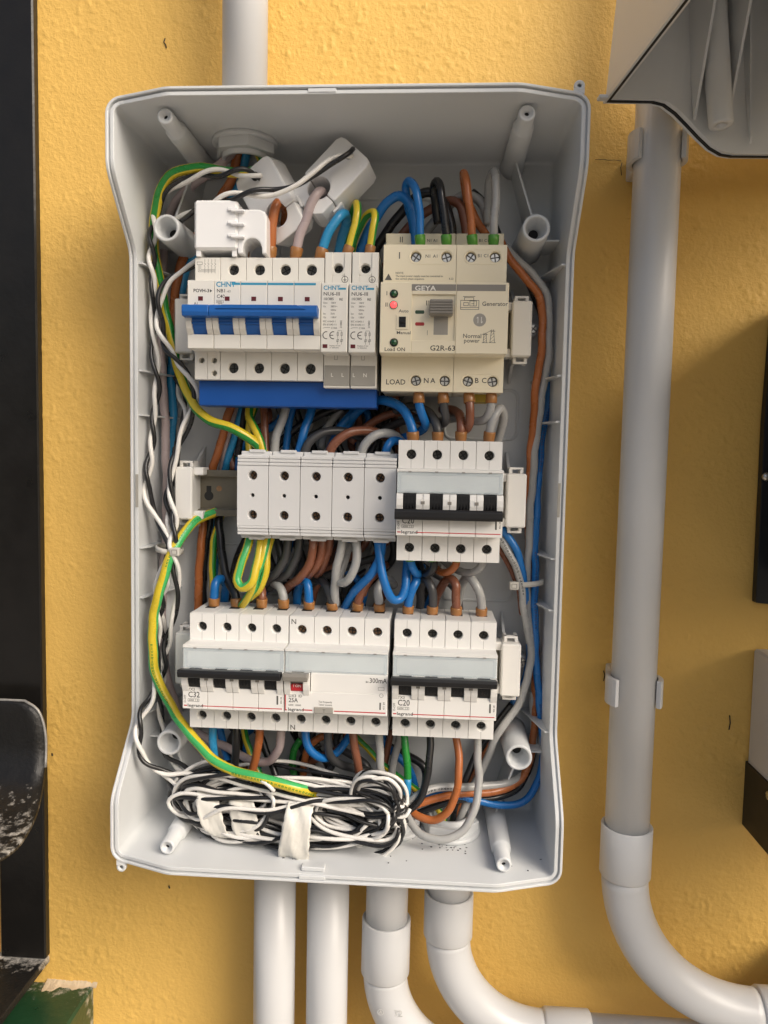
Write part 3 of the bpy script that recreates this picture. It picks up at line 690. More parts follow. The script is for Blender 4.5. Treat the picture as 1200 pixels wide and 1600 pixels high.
# ------------------------------------------------------------------ white modular breakers
def modular_breaker(name, label, cat, x0, zc, lever_up, rating, line2, wmat=WHITE, residual=False):
    n, p = 4, 17.8; w = n*p
    C = thing(name, label, cat, (x0+w/2, R, zc), 'white modular breakers')
    mb = MB()
    for i in range(n):
        a, b = x0+i*p+0.14, x0+(i+1)*p-0.14
        mb.box(a, b, R+1, SH-8, zc-41.4, zc+41.4, 0.25)
    for sg in (1, -1):
        z0, z1 = (zc+22.4, zc+41.5) if sg > 0 else (zc-41.5, zc-22.4)
        hole_row(mb, x0, p, n, z0, z1, p/2, zc+sg*32.0 if sg > 0 else zc-32.6, 3.7, SH, 8)
    # nose: upper label zone, lever zone, printed zone
    ztop, zlv, zlo = zc+22.5, zc+6.0, zc-7.2
    mb.box(x0+0.15, x0+w-0.15, SH-8, NO-2.2, zlv, ztop, 0.4)
    mb.prism([(NO-2.2, ztop-0.1), (NO-0.4, ztop-0.4), (NO-0.4, ztop-2.0), (NO-2.2, ztop-2.0)], x0+0.15, x0+w-0.15)
    if residual:
        mb.box(x0+0.15, x0+w-0.15, SH-8, NO, zc-22.5, zlo, 0.35)
        mb.box(x0+18.2, x0+w-0.15, SH-8, NO, zlo-0.2, zlv, 0.35)
        mb.box(x0+0.15, x0+18.3, SH-8, NO-6, zlo, zlv)
    else:
        for i in range(n):
            a, b = x0+i*p+0.14, x0+(i+1)*p-0.14
            mb.box(a, b, SH-8, NO, zc-22.5, zlo, 0.25)
        mb.box(x0+0.15, x0+w-0.15, SH-8, NO-6, zlo, zlv)
    H = mb.build('housing', wmat, C)
    # rounded guards beside each toggle
    poles = 1 if residual else n
    for i in range(poles):
        for (a, b) in ((x0+i*p+0.14, x0+i*p+4.5), (x0+(i+1)*p-4.5, x0+(i+1)*p-0.14)):
            prof = [(NO-6, zlo+0.1), (NO+0.4, zlo-2.6), (NO+2.6, zlo+2.0), (NO+3.4, zlo+5.5), (NO+3.2, zlo+9.5), (NO+1.6, zlv-0.2), (NO-6, zlv-0.1)]
            g = MB(); g.prism(prof, a, b); G = g.build('toggle_guard', wmat, C, bevel=0.3)
            g = MB(); ca = (a+b)/2; 
            if (b if i < n-1 else 0) and b > x0+i*p+9 and not residual: g.box(b-1.2, b+1.4, NO+3.0, NO+3.65, zlo+6.2, zlo+8.2); g.build('marker_window', MGREY, G)
        ca = x0+i*p+p/2
        g = MB()
        if residual:
            g.box(ca-4.2, ca+4.2, NO-6, NO-1.0, zlo+5.0, zlv, 0.3, m=0); g.box(ca-4.2, ca+4.2, NO-6, NO+0.6, zlo+0.3, zlo+5.0, 0.3, m=1); g.build('toggle', [MGREY, RED], C)
            tx(C, 'I ON', 458, 1073.5, NO+0.6, 4.2, INKW)
        else:
            s0 = 0 if lever_up else -1.2
            prof = [(NO-6, zlo+0.3), (NO-0.4, zlo+0.3+max(0, -s0)), (NO+1.8, zlo+4.5), (NO+2.2, zlo+7.0), (NO+1.6, zlv-0.3), (NO-6, zlv-0.3)]
            g.prism(prof, ca-4.2, ca+4.2)
            for k in range(4): g.box(ca-4.2+0.4+k*2.1, ca-4.2+1.5+k*2.1, NO+0.5, NO+2.35, zlo+3.2, zlv-1.2)
            g.build('toggle', BLKP, C)
    # tie bar across the levers
    if residual: bx0, bx1, bm_ = x0+0.2, x0+17.4, MGREY
    else: bx0, bx1, bm_ = x0-0.6, x0+w-0.8, DGREY if False else BLKP
    if lever_up: prof = [(NO+1.0, zc+3.6), (NO+8.2, zc+1.8), (NO+9.6, zc+2.6), (NO+10.2, zc+5.6), (NO+9.6, zc+7.6), (NO+2.0, zc+6.6)]
    else: prof = [(NO+1.0, zc-5.0), (NO+8.2, zc-4.0), (NO+9.6, zc-5.4), (NO+9.8, zc-9.4), (NO+8.6, zc-11.2), (NO+1.2, zc-8.6)]
    g = MB(); g.prism(prof, bx0, bx1); g.build('lever', bm_, C, bevel=0.5)
    # label window
    g = MB(); g.box(x0+0.6, x0+w-0.6, NO-2.2, NO-1.8, zlv+0.4, ztop-2.2); g.build('label_sheet', LABEL, C)
    g = MB(); g.box(x0+0.3, x0+w-0.3, NO-1.5, NO+0.1, zlv+0.1, ztop-2.1, 0.3); cv = g.build('label_cover', COVER, C)
    g = MB(); g.box(x0+3.0, x0+w-3.0, NO-1.78, NO-1.6, zlv+1.2, ztop-4.4); g.build('label_strip', mat_once('label_strip_grey', (0.66, 0.70, 0.70)), C)
    g = MB(); g.rect(x0+2.8, x0+w-2.8, zlv+1.0, ztop-4.2, 0.22, NO-1.55); g.build('label_outline', mat_once('outline_grey', (0.36, 0.40, 0.41)), C)
    for i in range(n):
        g = MB(); g.box(x0+i*p+7.6, x0+i*p+9.8, NO-1.2, NO-0.3, ztop-2.6, ztop-1.7); g.build('cover_catch', MGREY, C)
    # moulding lines of the half shells
    g = MB()
    for i in range(n):
        cx = x0+i*p+p/2
        for (za, zb) in ((zc+22.6, zc+28.5), (zc+35.4, zc+41.3), (zc-41.3, zc-36.0), (zc-29.2, zc-22.7)):
            if residual and za > 0 and False: continue
            g.line((cx, za), (cx, zb), 0.22, SH+0.03)
    if not residual: g.build('moulding_line', SEAM, C)
    for i in range(n):
        cx = x0+i*p+p/2
        screw(SCR_D if not residual else SCR_T, C, cx, SH-4.6, zc+32.0); screw(SCR_D, C, cx, SH-4.6, zc-32.6)
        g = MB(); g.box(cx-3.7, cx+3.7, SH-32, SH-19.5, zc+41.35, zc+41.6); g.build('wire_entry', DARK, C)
        g = MB(); g.box(cx-8.2, cx+8.2, SH-13, SH-2.2, zc+41.4, zc+41.75, 0.15); g.build('top_step', wmat, C)
    # print
    g = MB(); zr = zc-20.2
    if residual:
        g.line((x0+12.6, zr), (x0+19.5, zr), 0.75, NO+0.05); g.line((x0+34.6, zr), (x0+w-1.2, zr), 0.75, NO+0.05)
        g.line((x0+0.8, zr-0.4), (x0+0.8, zc-9.6), 0.7, NO+0.05); g.line((x0+0.5, zr-0.4), (x0+2.0, zr-0.4), 0.7, NO+0.05)
    else:
        g.line((x0+13.8, zr), (x0+w-1.2, zr), 0.62, NO+0.05); g.line((x0+1.0, zr), (x0+3.4, zr), 0.75, NO+0.05)
    g.build('red_line', RED, C)
    D = NO+0.06
    text('legrand', x0+(3.6 if not residual else 2.6), zr-0.9, D, 2.2, INK, C, sx=1.2, bold=0.014)
    if not residual:
        text(rating, x0+4.0, zc-14.3, D, 4.0, INK, C, sx=0.86); text(line2, x0+4.0, zc-9.6, D, 1.9, INKG, C)
        g = MB(); g.rect(x0+4.0, x0+11.8, zc-17.2, zc-15.4, 0.22, D); g.rect(x0+9.4, x0+11.8, zc-17.2, zc-15.4, 0.2, D); g.build('printed_frame', INKG, C)
        text('6000', x0+4.6, zc-16.95, D, 1.25, INKG, C, bold=0.01); text('3', x0+10.2, zc-16.95, D, 1.25, INKG, C)
        text('O-OFF', x0+2.5, zc-18.3, D, 1.5, INKG, C, rot=math.pi/2, sx=0.9); text('406 28', x0+w-1.2, zc-16.6, D, 1.2, INKG, C, rot=math.pi/2)
        g = MB(); g.box(x0+w-5.0, x0+w-3.8, NO, NO+0.06, zc-17.2, zc-11.0); g.build('printed_code', INKG, C)
        g = MB()
        for i in range(1, n): g.line((x0+i*p-4.4, zlo-2.8), (x0+i*p+4.4, zlo-2.8), 0.2, NO+0.04)
        g.build('guard_line', SEAM, C)
    return C
_mc = {}
def mat_once(name, col):
    if name not in _mc: _mc[name] = mat(name, col, 0.5)
    return _mc[name]
P0 = -107.2
modular_breaker('circuit_breaker', 'white four pole breaker reading C32 at the left of the bottom row', 'breaker', P0, Z3, True, 'C32', 'TX3')
RC = modular_breaker('residual_current_device', 'white residual current device reading 300mA in the middle of the bottom row', 'breaker', P0+71.6, Z3, True, '', '', residual=True)
modular_breaker('circuit_breaker', 'white four pole breaker reading C20 at the right of the bottom row', 'breaker', 38.6, Z3, True, 'C20', 'TX3')
modular_breaker('circuit_breaker', 'white four pole breaker with lowered black lever beside the terminal blocks', 'breaker', 38.9, Z2, False, 'C20', 'TX3')
D = NO+0.06; x0 = P0+71.6
text('DX3  ID', x0+3.0, Z3-11.4, D, 1.9, INKG, RC); text('25A', x0+3.0, Z3-15.0, D, 3.0, INK, RC, sx=0.9); text('6000  10000', x0+3.0, Z3-17.6, D, 1.2, INKG, RC)
text('300mA', x0+w_ if False else x0+58.6, Z3+0.6, D, 3.4, INK, RC, sx=0.84); text('I∆n', x0+56.0, Z3+0.6, D, 1.3, INKG, RC, sx=0.8)
text('Test frequently', x0+23.8, Z3-14.6, D, 1.25, INKG, RC, sx=0.85); text('Tester souvent', x0+23.8, Z3-16.6, D, 1.25, INKG, RC, sx=0.85)
g = MB(); g.box(x0+20.8, x0+34.0, NO-0.5, NO+0.9, Z3-22.0, Z3-17.6, 0.35); TB_ = g.build('test_button', LGREY, RC)
text('T', x0+26.8, Z3-21.2, NO+0.93, 2.2, INKG, TB_)
g = MB(); g.rect(x0+64.8, x0+68.8, Z3-4.4, Z3-2.4, 0.18, D); g.ring(x0+67, Z3-8, 1.3, 0.2, D); g.box(x0+65.8, x0+66.8, NO, D, Z3-18, Z3-13); g.build('printed_symbol', INKG, RC)
text('411 64', x0+69.4, Z3-17.8, D, 1.3, INKG, RC, rot=math.pi/2)
text('N', x0+1.2, Z3+36.0, SH+0.06, 3.6, INKG, RC, bold=0.01); text('N', x0+1.2, Z3-40.4, SH+0.06, 3.6, INKG, RC, bold=0.01)

# ------------------------------------------------------------------ blue-lever breaker with voltage module, top row
def blue_breaker(name, label, x0, n, p, zc, cat='breaker'):
    w = n*p; C = thing(name, label, cat, (x0+w/2, R, zc))
    mb = MB()
    for i in range(n):
        a, b = x0+i*p+0.13, x0+(i+1)*p-0.13
        mb.box(a, b, R+1, SH-8, zc-41.4, zc+41.2, 0.25)
    if n > 1:
        hole_row(mb, x0, p, n, zc+22.6, zc+41.3, p/2, zc+33.2, 4.0, SH, 8); hole_row(mb, x0, p, n, zc-41.5, zc-22.6, p/2, zc-33.4, 4.0, SH, 8)
    else:
        mb.box(x0+0.13, x0+p-0.13, SH-8, SH, zc+22.6, zc+41.3, 0.3)
        mb.cells([(x0+0.13, x0+p/2, zc-32.5, zc-22.6, x0+p*0.27, zc-28.4, 2.3), (x0+p/2+0.2, x0+p-0.13, zc-32.5, zc-22.6, x0+p*0.76, zc-28.4, 2.3),
                  (x0+p/2+0.2, x0+p-0.13, zc-41.5, zc-32.5, x0+p*0.76, zc-37.2, 2.3)], SH, 8)
        mb.box(x0+0.13, x0+p/2, SH-8, SH, zc-41.5, zc-32.5, 0.0); mb.walls(x0+0.13, x0+p/2, zc-41.5, zc-22.6, SH, SH-8); mb.walls(x0+p/2+0.2, x0+p-0.13, zc-41.5, zc-22.6, SH, SH-8)
    zlv, zlo = zc+4.6, zc-13.2
    for i in range(n):
        a, b = x0+i*p+0.12, x0+(i+1)*p-0.12
        mb.box(a, b, SH-8, NO, zlv, zc+22.5, 0.3); mb.box(a, b, SH-8, NO, zc-22.5, zlo, 0.3); mb.box(a, b, SH-8, NO-6, zlo, zlv)
    mb.build('housing', CHINT, C)
    for i in range(n):
        for (a, b) in ((x0+i*p+0.12, x0+i*p+4.1), (x0+(i+1)*p-4.1, x0+(i+1)*p-0.12)):
            prof = [(NO-6, zlo), (NO+0.2, zlo), (NO+3.0, zlo+3.4), (NO+4.6, zlo+8.0), (NO+4.6, zlo+11), (NO+2, zlv), (NO-6, zlv)]
            g = MB(); g.prism(prof, a, b); g.build('toggle_guard', CHINT, C, bevel=0.3)
        ca = x0+i*p+p/2; g = MB()
        g.prism([(NO-6, zlo+0.2), (NO-1.6, zlo+0.2), (NO+1.8, zlo+4.6), (NO+3.6, zlo+9), (NO+3.6, zlv-1), (NO-6, zlv-1)], ca-4.7, ca+4.7)
        g.box(ca-4.9, ca+4.9, NO+2.2, NO+3.9, zlo+6.4, zlo+7.6, 0.3)
        g.build('toggle', BLUEP, C)
        zr = zc+10.4
        g = MB(); g.box(ca-1.7, ca+1.7, NO-0.2, NO+0.08, zr-1.5, zr+1.5); g.build('indicator_window', DRED, C)
        g = MB(); g.rect(ca-1.8, ca+1.8, zr-1.6, zr+1.6, 0.25, NO+0.1); g.build('indicator_frame', INKW, C)
        if n > 1:
            screw(SCR_C, C, ca, SH-3.6, zc+33.2); screw(SCR_C, C, ca, SH-3.6, zc-33.4)
    prof = [(NO+2.5, zc+3.6), (NO+9.8, zc+4.6), (NO+10.8, zc+3.8), (NO+11.2, zc-0.2), (NO+10.4, zc-2.8), (NO+2.5, zc-3.2)]
    g = MB(); g.prism(prof, x0-0.4, x0+w-0.5); L = g.build('lever', BLUEP, C, bevel=0.5)
    if n > 1:
        g = MB(); g.prism([(x0+4, zc+1.8), (x0+9, zc+4.4), (x0+w-14, zc+4.4), (x0+w-8, zc+1.8)], NO+10.8, NO+11.7, axis='d'); g.build('lever_ridge', BLUEP, L, bevel=0.3)
    return C
PV = blue_breaker('voltage_release_module', 'narrow cream module with a single blue toggle reading POVH-3', -103.8, 1, 18.0, Z1, 'module')
NB = blue_breaker('circuit_breaker', 'cream four pole breaker with a blue lever reading C40 in the top row', -85.7, 4, 17.95, Z1)
D = NO+0.05
tx(PV, 'POVH-3', 302, 456.5, NO, 5, INK, bold=0.02); tx(PV, '230V~', 311.5, 484, NO, 4, INKG); tx(PV, 'A1', 303, 476, NO, 4, INKG); tx(PV, 'U<', 299, 484.5, NO, 3.5, INKG)
g = MB(); q = at(328, 454.5, NO); g.add([(q.x, D, q.z+1.1), (q.x+1.6, D, q.z), (q.x, D, q.z-1.1)], [(0,1,2)]); a = at(295, 478, NO); b = at(307, 485, NO); g.rect(a.x, b.x, b.z, a.z, 0.25, D); g.build('printed_symbol', INK, PV)
g = MB(); q = at(308, 414, SH)
for k in range(4):                                             # little wiring diagram
    x = q.x+5.4+k*2.4; g.line((x, q.z+4), (x, q.z+1.6), 0.22, SH+0.05); g.line((x-0.6, q.z+1.4), (x+0.6, q.z+0.6), 0.22, SH+0.05); g.line((x+0.6, q.z+0.6), (x-0.4, q.z-0.4), 0.22, SH+0.05)
    g.line((x-0.4, q.z-0.4), (x+0.3, q.z-1.6), 0.22, SH+0.05); g.line((x, q.z-1.6), (x, q.z-5.6), 0.22, SH+0.05)
g.rect(q.x, q.x+3.6, q.z+0.2, q.z+2.0, 0.25, SH+0.05)
for k in range(3): g.line((q.x+0.8+k*0.9, q.z+0.2), (q.x+0.8+k*0.9, q.z-4.6+k*0.8), 0.2, SH+0.05); g.line((q.x+0.8+k*0.9, q.z-4.6+k*0.8), (q.x+12.6, q.z-4.6+k*0.8), 0.2, SH+0.05)
g.build('printed_diagram', INKG, PV)
tx(NB, 'CHNT', 337.5, 448, NO, 7.6, INKB, bold=0.022, sx=0.98); tx(NB, 'NB1', 338.5, 456.8, NO, 5.2, INK, bold=0.01, sx=1.05); tx(NB, '-63', 354, 456.8, NO, 3.4, INKG); tx(NB, 'C40', 338.5, 465.6, NO, 5.2, INK, bold=0.01)
tx(NB, '6000', 339.5, 472.5, NO, 2.6, INKG); tx(NB, '3', 342.5, 477.5, NO, 2.6, INKG)
g = MB(); a = at(338.5, 469, NO); b = at(349, 473.3, NO); g.rect(a.x, b.x, b.z, a.z, 0.2, D); a = at(341, 474, NO); b = at(346.5, 478.3, NO); g.rect(a.x, b.x, b.z, a.z, 0.2, D); g.build('printed_frame', INKG, NB)
for k, s_ in enumerate(('1', 'N', '1', '3', '5', '7')): tx(NB, s_, (357, 368, 384, 390, 396.5, 403)[k], 484, NO, 4, INKG)
g = MB(); a = at(362, 446.2, NO); b = at(493.5, 451, NO); zb = Z1+20.2
for i in range(4):
    xa = max(a.x, -85.7+i*17.95+0.3); xb = min(b.x, -85.7+(i+1)*17.95-0.3); g.box(xa, xb, NO-0.1, D, zb-0.75, zb+0.75)
g.build('cyan_stripe', INKB, NB)

# ------------------------------------------------------------------ surge arresters
def surge(x0, lab):
    p = 18.3; C = thing('surge_arrester', lab, 'surge arrester', (x0+9, R, Z1), 'surge arresters in the top row')
    a, b = x0+0.2, x0+p-0.2; mb = MB()
    mb.box(a, b, R+1, SH-8, Z1-46, Z1+45.0, 0.3)
    mb.cells([(a, b, Z1+21.5, Z1+45.2, x0+9.2, Z1+34.6, 3.6)], SH-0.8, 8); mb.walls(a, b, Z1+21.5, Z1+45.2, SH-0.8, SH-9)
    mb.box(a, x0+5.2, SH-2, SH, Z1+21.5, Z1+45.1, 0.3); mb.box(x0+13.4, b, SH-2, SH, Z1+21.5, Z1+45.1, 0.3)
    mb.box(x0+5.2, x0+13.4, SH-2, SH-0.02, Z1+21.5, Z1+29.6, 0.3)
    mb.box(a, b, SH-9, SH, Z1-46.2, Z1-23.6, 0.4)
    mb.build('base', CHINT, C)
    g = MB(); g.ring(x0+9.2, Z1+34.6, 4.9, 1.4, SH+0.02, n=28, a0=180, a1=360); g.build('hole_collar', CHINT, C)
    mb = MB(); mb.box(x0+0.1, x0+p-0.35, SH-2, NO, Z1-24.2, Z1+21.2, 0.6); mb.build('cartridge', CHINT, C)
    screw(SCR_D, C, x0+9.2, SH-6.8, Z1+34.6)
    g = MB(); g.ring(x0+13.9, Z1+27.0, 2.1, 0.38, SH+0.06); 
    for k, wd in enumerate((2.4, 1.6, 0.8)): g.line((x0+13.9-wd/2, Z1+26.9-k*0.55), (x0+13.9+wd/2, Z1+26.9-k*0.55), 0.25, SH+0.06)
    g.line((x0+13.9, Z1+28.4), (x0+13.9, Z1+26.9), 0.25, SH+0.06); g.build('earth_symbol', INK, C)
    g = MB(); g.rect(x0+7.6, x0+9.6, Z1-27, Z1-24, 0.25, SH+0.05); g.line((x0+8, Z1+22.6), (x0+10.2, Z1+22.6), 0.25, SH+0.05); g.build('catch_outline', SEAM, C)
    D = NO+0.06; L = x0+1.6
    text('CHNT', L, Z1+16.6, D, 2.75, INKB, C, bold=0.022, sx=1.0)
    g = MB(); g.box(x0+12.0, x0+16.6, NO-0.1, D, Z1+16.7, Z1+18.0); g.build('cyan_stripe', INKB, C)
    text('NU6-III', L, Z1+12.9, D, 2.3, INK, C, sx=1.12); text('10/385', L, Z1+9.9, D, 1.7, INK, C, sx=1.05); text('RE', x0+12.2, Z1+9.7, D, 1.6, INK, C)
    for k, (s1, s2) in enumerate((('Uoc', '10kV'), ('Uc', '385V~'), ('', '50Hz'), ('Isc', '5kA'), ('Up', '1.8kV'))):
        if s1: text(s1, L, Z1+7.6-k*2.35, D, 1.2, INKG, C)
        text(s2, x0+6.6, Z1+7.6-k*2.35, D, 1.2, INKG, C)
    text('IEC 61643-1', L, Z1-4.5, D, 1.2, INKG, C); text('EN 61643-11', L, Z1-6.6, D, 1.2, INKG, C); text('C10A', x0+7.0, Z1-8.8, D, 1.2, INKG, C)
    text('210802', x0+14.3, Z1-8.2, D, 1.3, INKG, C, rot=math.pi/2, sx=0.9)
    g = MB(); g.line((L, Z1-8.4), (L+1.6, Z1-8.0), 0.22, D); g.line((L+1.6, Z1-8.0), (L+4.8, Z1-8.0), 0.22, D)
    g.ring(x0+4.0, Z1-13.0, 2.3, 0.55, D, a0=75, a1=285); g.ring(x0+8.6, Z1-13.0, 2.3, 0.55, D, a0=75, a1=285); g.line((x0+6.6, Z1-13.0), (x0+8.6, Z1-13.0), 0.5, D); g.build('conformity_mark', INK, C)
    g = MB()
    for k in (0, 1):
        x = x0+11.6+k*2.6; g.line((x, Z1-10), (x, Z1-19), 0.2, D); g.rect(x-0.5, x+0.5, Z1-13.2, Z1-11.2, 0.22, D); g.ring(x, Z1-16.4, 0.8, 0.22, D, n=12); g.line((x-0.9, Z1-17.4), (x+0.9, Z1-15.4), 0.2, D)
    g.line((x0+11.6, Z1-10), (x0+14.2, Z1-10), 0.2, D); g.build('printed_diagram', INKG, C)
    g = MB(); g.box(x0+1.6, x0+4.8, NO-0.1, D, Z1-21.4, Z1-18.9); g.build('indicator_window', DRED, C)
    text('Replace if red', x0+6.2, Z1-20.2, D, 0.9, INKG, C); text('or defective', x0+6.2, Z1-21.5, D, 0.9, INKG, C)
    return C
S1 = surge(-13.8, 'cream surge arrester next to the blue lever breaker'); S2 = surge(4.8, 'cream surge arrester next to the transfer switch')
for (C, x0, letters) in ((S1, -13.8, 'L L'), (S2, 4.8, 'L N')):
    g = MB(); g.box(x0+(0.9 if C is S1 else 0.1), x0+(18.2 if C is S1 else 17.2), SH-0.2, SH+0.5, Z1-44.6, Z1-31.0, 0.2); G = g.build('grey_label', LGREY, C)
    for k, ch in enumerate(letters.split()): text(ch, x0+(5.2+k*7.3 if C is S1 else 1.6+k*7.2), Z1-38.6, SH+0.56, 2.5, INKW, G, bold=0.01)
C = thing('blue_busbar_cover', 'long blue plastic busbar cover below the blue lever breaker', 'busbar', (-40, 50, 70))
mb = MB(); mb.box(-103.3, 22.6, 46, 66.5, 61.8, 79.4, 0.7); mb.build('cover', BLUEBAR, C)
mb = MB(); mb.box(-102.5, 21.8, 50, 62, 79.3, 84); mb.build('comb_spine', BLUEBAR, C)

# ------------------------------------------------------------------ transfer switch
TS = thing('transfer_switch', 'wide cream automatic transfer switch with grey knob reading G2R-63', 'transfer switch', (67, R, Z1))
xa, xb, xm = 26.0, 109.2, 26.0+49.3
DN = 92.0
top = [at(650, 401, SH), at(697.7, 401, SH), at(736, 400, SH), at(774, 400, SH)]; bot = [at(649.6, 594.6, SH), at(694.8, 594.6, SH), at(731, 594.6, SH), at(769.7, 594.6, SH)]
mb = MB()
for (a, b) in ((xa+0.2, xm-0.15), (xm+0.15, xb-0.2)):
    mb.box(a, b, R+1, SH-8, 73.2, 171.0, 0.3); mb.box(a-0.6 if a < 50 else a, b, R+1, 46, 171.2, 186.6, 0.5)
def trow(pts, z0, z1, zh):
    xm_ = [xa+0.2, (pts[0].x+pts[1].x)/2, xm-0.15, (pts[2].x+pts[3].x)/2, xb-0.2]
    starts = [xa+0.2, (pts[0].x+pts[1].x)/2, xm+0.15, (pts[2].x+pts[3].x)/2]
    for i in range(4):
        mb.cells([(starts[i], xm_[i+1], z0, z1, pts[i].x, zh, 3.9)], SH, 8)
    mb.walls(xa+0.2, xm-0.15, z0, z1, SH, SH-8); mb.walls(xm+0.15, xb-0.2, z0, z1, SH, SH-8)
ztp, zbt = top[0].z, bot[0].z
trow(top, 142.0, 171.1, ztp); trow(bot, 73.1, 96.8, zbt)
mb.build('housing', GEYM, TS)
fr = (at(644, 460, DN), at(710.5, 532.5, DN))
mb = MB(); z0, z1 = 96.5, 142.3
mb.box(xa-0.2, fr[0].x, SH-8, DN, z0, z1, 0.4); mb.box(fr[1].x, xm-0.12, SH-8, DN, z0, z1, 0.25); mb.box(xm+0.12, xb+0.2, SH-8, DN, z0, z1, 0.4)
mb.box(fr[0].x-0.01, fr[1].x+0.01, SH-8, DN-0.02, fr[0].z, z1-0.02, 0.3); mb.box(fr[0].x-0.01, fr[1].x+0.01, SH-8, DN-0.02, z0+0.02, fr[1].z, 0.3)
mb.box(fr[0].x, fr[1].x, SH-8, DN-1.3, fr[1].z, fr[0].z)
mb.build('front_panel', GEYM, TS)
a, b = at(678, 492, DN), at(699.6, 522.8, DN)
g = MB(); g.box(a.x, b.x, DN-1.4, DN-1.24, b.z, a.z+4); g.build('knob_slot', LGREY, TS)
g = MB(); g.rect(at(668, 466, DN).x, at(706, 466, DN).x, at(668, 526, DN).z, at(668, 468, DN).z, 0.5, DN-1.22); g.build('knob_frame', MATS['cream_plastic'], TS)
a, b = at(671, 467, DN+9), at(708, 491, DN+9)
g = MB(); g.box(a.x, b.x, DN-1, DN+9, b.z, a.z, 0.9); K = g.build('knob', MGREY, TS)
for k in range(5):
    zz = lerp(b.z+1.2, a.z-1.4, k/4); g = MB(); g.box(a.x+0.4, b.x-0.4, DN+8.8, DN+9.7, zz-0.55, zz+0.55, 0.2); g.build('grip_ridge', MGREY, K)
for (px, py, m_) in ((615.7, 459, LEDG), (615.2, 476.5, LEDR), (615.7, 535, LEDG)):
    q = at(px, py, DN); g = MB(); g.revolve((q.x, DN, q.z), (0, 1, 0), [(2.75, 0), (2.7, 0.5), (2.2, 0.6)], 20); B_ = g.build('lamp_bezel', BLKP if m_ is LEDG else MGREY, TS)
    g = MB(); g.revolve((q.x, DN, q.z), (0, 1, 0), [(2.15, 0.3), (2.0, 1.0), (1.3, 1.6), (0.01, 1.8)], 16); g.build('lamp_lens', m_, B_)
q0, q1 = at(619, 492, DN), at(638, 515, DN); g = MB(); g.box(q0.x, q1.x, DN-0.2, DN+0.5, q1.z, q0.z, 0.3); SW = g.build('selector_switch', GEYM, TS)
q0, q1 = at(623.5, 495, DN), at(634, 511.5, DN); g = MB(); g.box(q0.x, q1.x, DN+0.4, DN+0.62, q1.z, q0.z); g.build('switch_slot', BLKP, SW)
g = MB(); g.box(q0.x+0.6, q1.x-0.8, DN+0.6, DN+1.9, lerp(q1.z, q0.z, 0.42), q0.z-0.5, 0.2); g.build('switch_slider', BLKP, SW)
for (py, m_) in ((487.6, mat_once('dark_green_flag', (0.03, 0.07, 0.035))), (506.3, mat_once('red_flag', (0.38, 0.03, 0.03)))):
    q = at(655.8, py, DN-1.3); g = MB(); g.prism([(q.x-2.6, q.z+1.1), (q.x+2.6, q.z+1.1), (q.x+3.1, q.z), (q.x+2.6, q.z-1.1), (q.x-2.6, q.z-1.1), (q.x-3.1, q.z)], DN-1.3, DN-1.15, axis='d'); g.build('position_flag', m_, TS)
a, b = at(643.5, 444, DN), at(790, 455, DN); g = MB(); g.box(a.x, xm-0.12, DN-0.1, DN+0.06, b.z, a.z); g.box(xm+0.12, b.x, DN-0.1, DN+0.06, b.z, a.z); BN = g.build('brand_band', MGREY, TS)
tx(BN, 'GEYA', 648, 453.8, DN+0.06, 7.0, INKW, bold=0.015, sx=1.25)
T = TS
for (s_, px, py, h, m_, k) in (('Generator', 753, 477.8, 6.2, INKG, {}), ('Normal', 723, 528, 6.2, INKG, {}), ('power', 724.5, 535.2, 6.2, INKG, {}), ('G2R-63', 671.5, 547.6, 7.6, INK, {'sx': 1.12}),
        ('Load ON', 600.5, 548.3, 5.4, INK, {'sx': 1.06}), ('Auto', 623, 488, 4.4, INKG, {'sx': 1.15}), ('Manual', 619.5, 522, 4.6, INKG, {'sx': 1.15}), ('I', 603.3, 461.2, 6, INKG, {}), ('II', 601.6, 479, 6, INKG, {})):
    tx(T, s_, px, py, DN, h, m_, **k)
tx(T, 'II', 665, 477, DN-1.3, 7, INK); tx(T, 'I', 666, 523.5, DN-1.3, 7, INK)
for (s_, px, py, h, m_) in (('I', 622.3, 404.2, 10, INKG), ('N1', 664.5, 402.6, 4.8, INKG), ('A1', 676.5, 402.6, 4.8, INKG), ('B1', 746, 402, 4.8, INKG), ('C1', 755.5, 402, 4.8, INKG), ('NOTE:', 618, 428, 3, INKG),
        ('LOAD', 602.5, 600.5, 8.0, INK), ('N', 661.5, 598.4, 7.8, INK), ('A', 672.5, 598.4, 7.8, INK), ('B', 741.5, 598.4, 7.8, INK), ('C', 752.3, 598.4, 7.8, INK)):
    tx(T, s_, px, py, SH, h, m_)
tx(T, 'The input power supply must be connected in', 618, 432.6, SH, 2.9, INKG, sx=0.94); tx(T, 'the correct phase sequence.', 618, 437.0, SH, 2.9, INKG, sx=0.94); tx(T, 'B.22', 701.5, 437, SH, 2.7, INKG)
q = at(624, 372, 46); text('II', q.x, q.z-3, 46.1, 4.0, INKG, TS); 
for (s_, px) in (('N1 A1', 667), ('B1 C1', 748)): q = at(px, 378, 46); text(s_, q.x, q.z, 46.1, 2.0, INKG, TS)
g = MB(); q = at(607, 433, SH); g.add([(q.x-2.5, SH+0.06, q.z-2.0), (q.x+2.5, SH+0.06, q.z-2.0), (q.x, SH+0.06, q.z+2.4)], [(0,1,2)]); g.build('warning_triangle', INKG, TS)
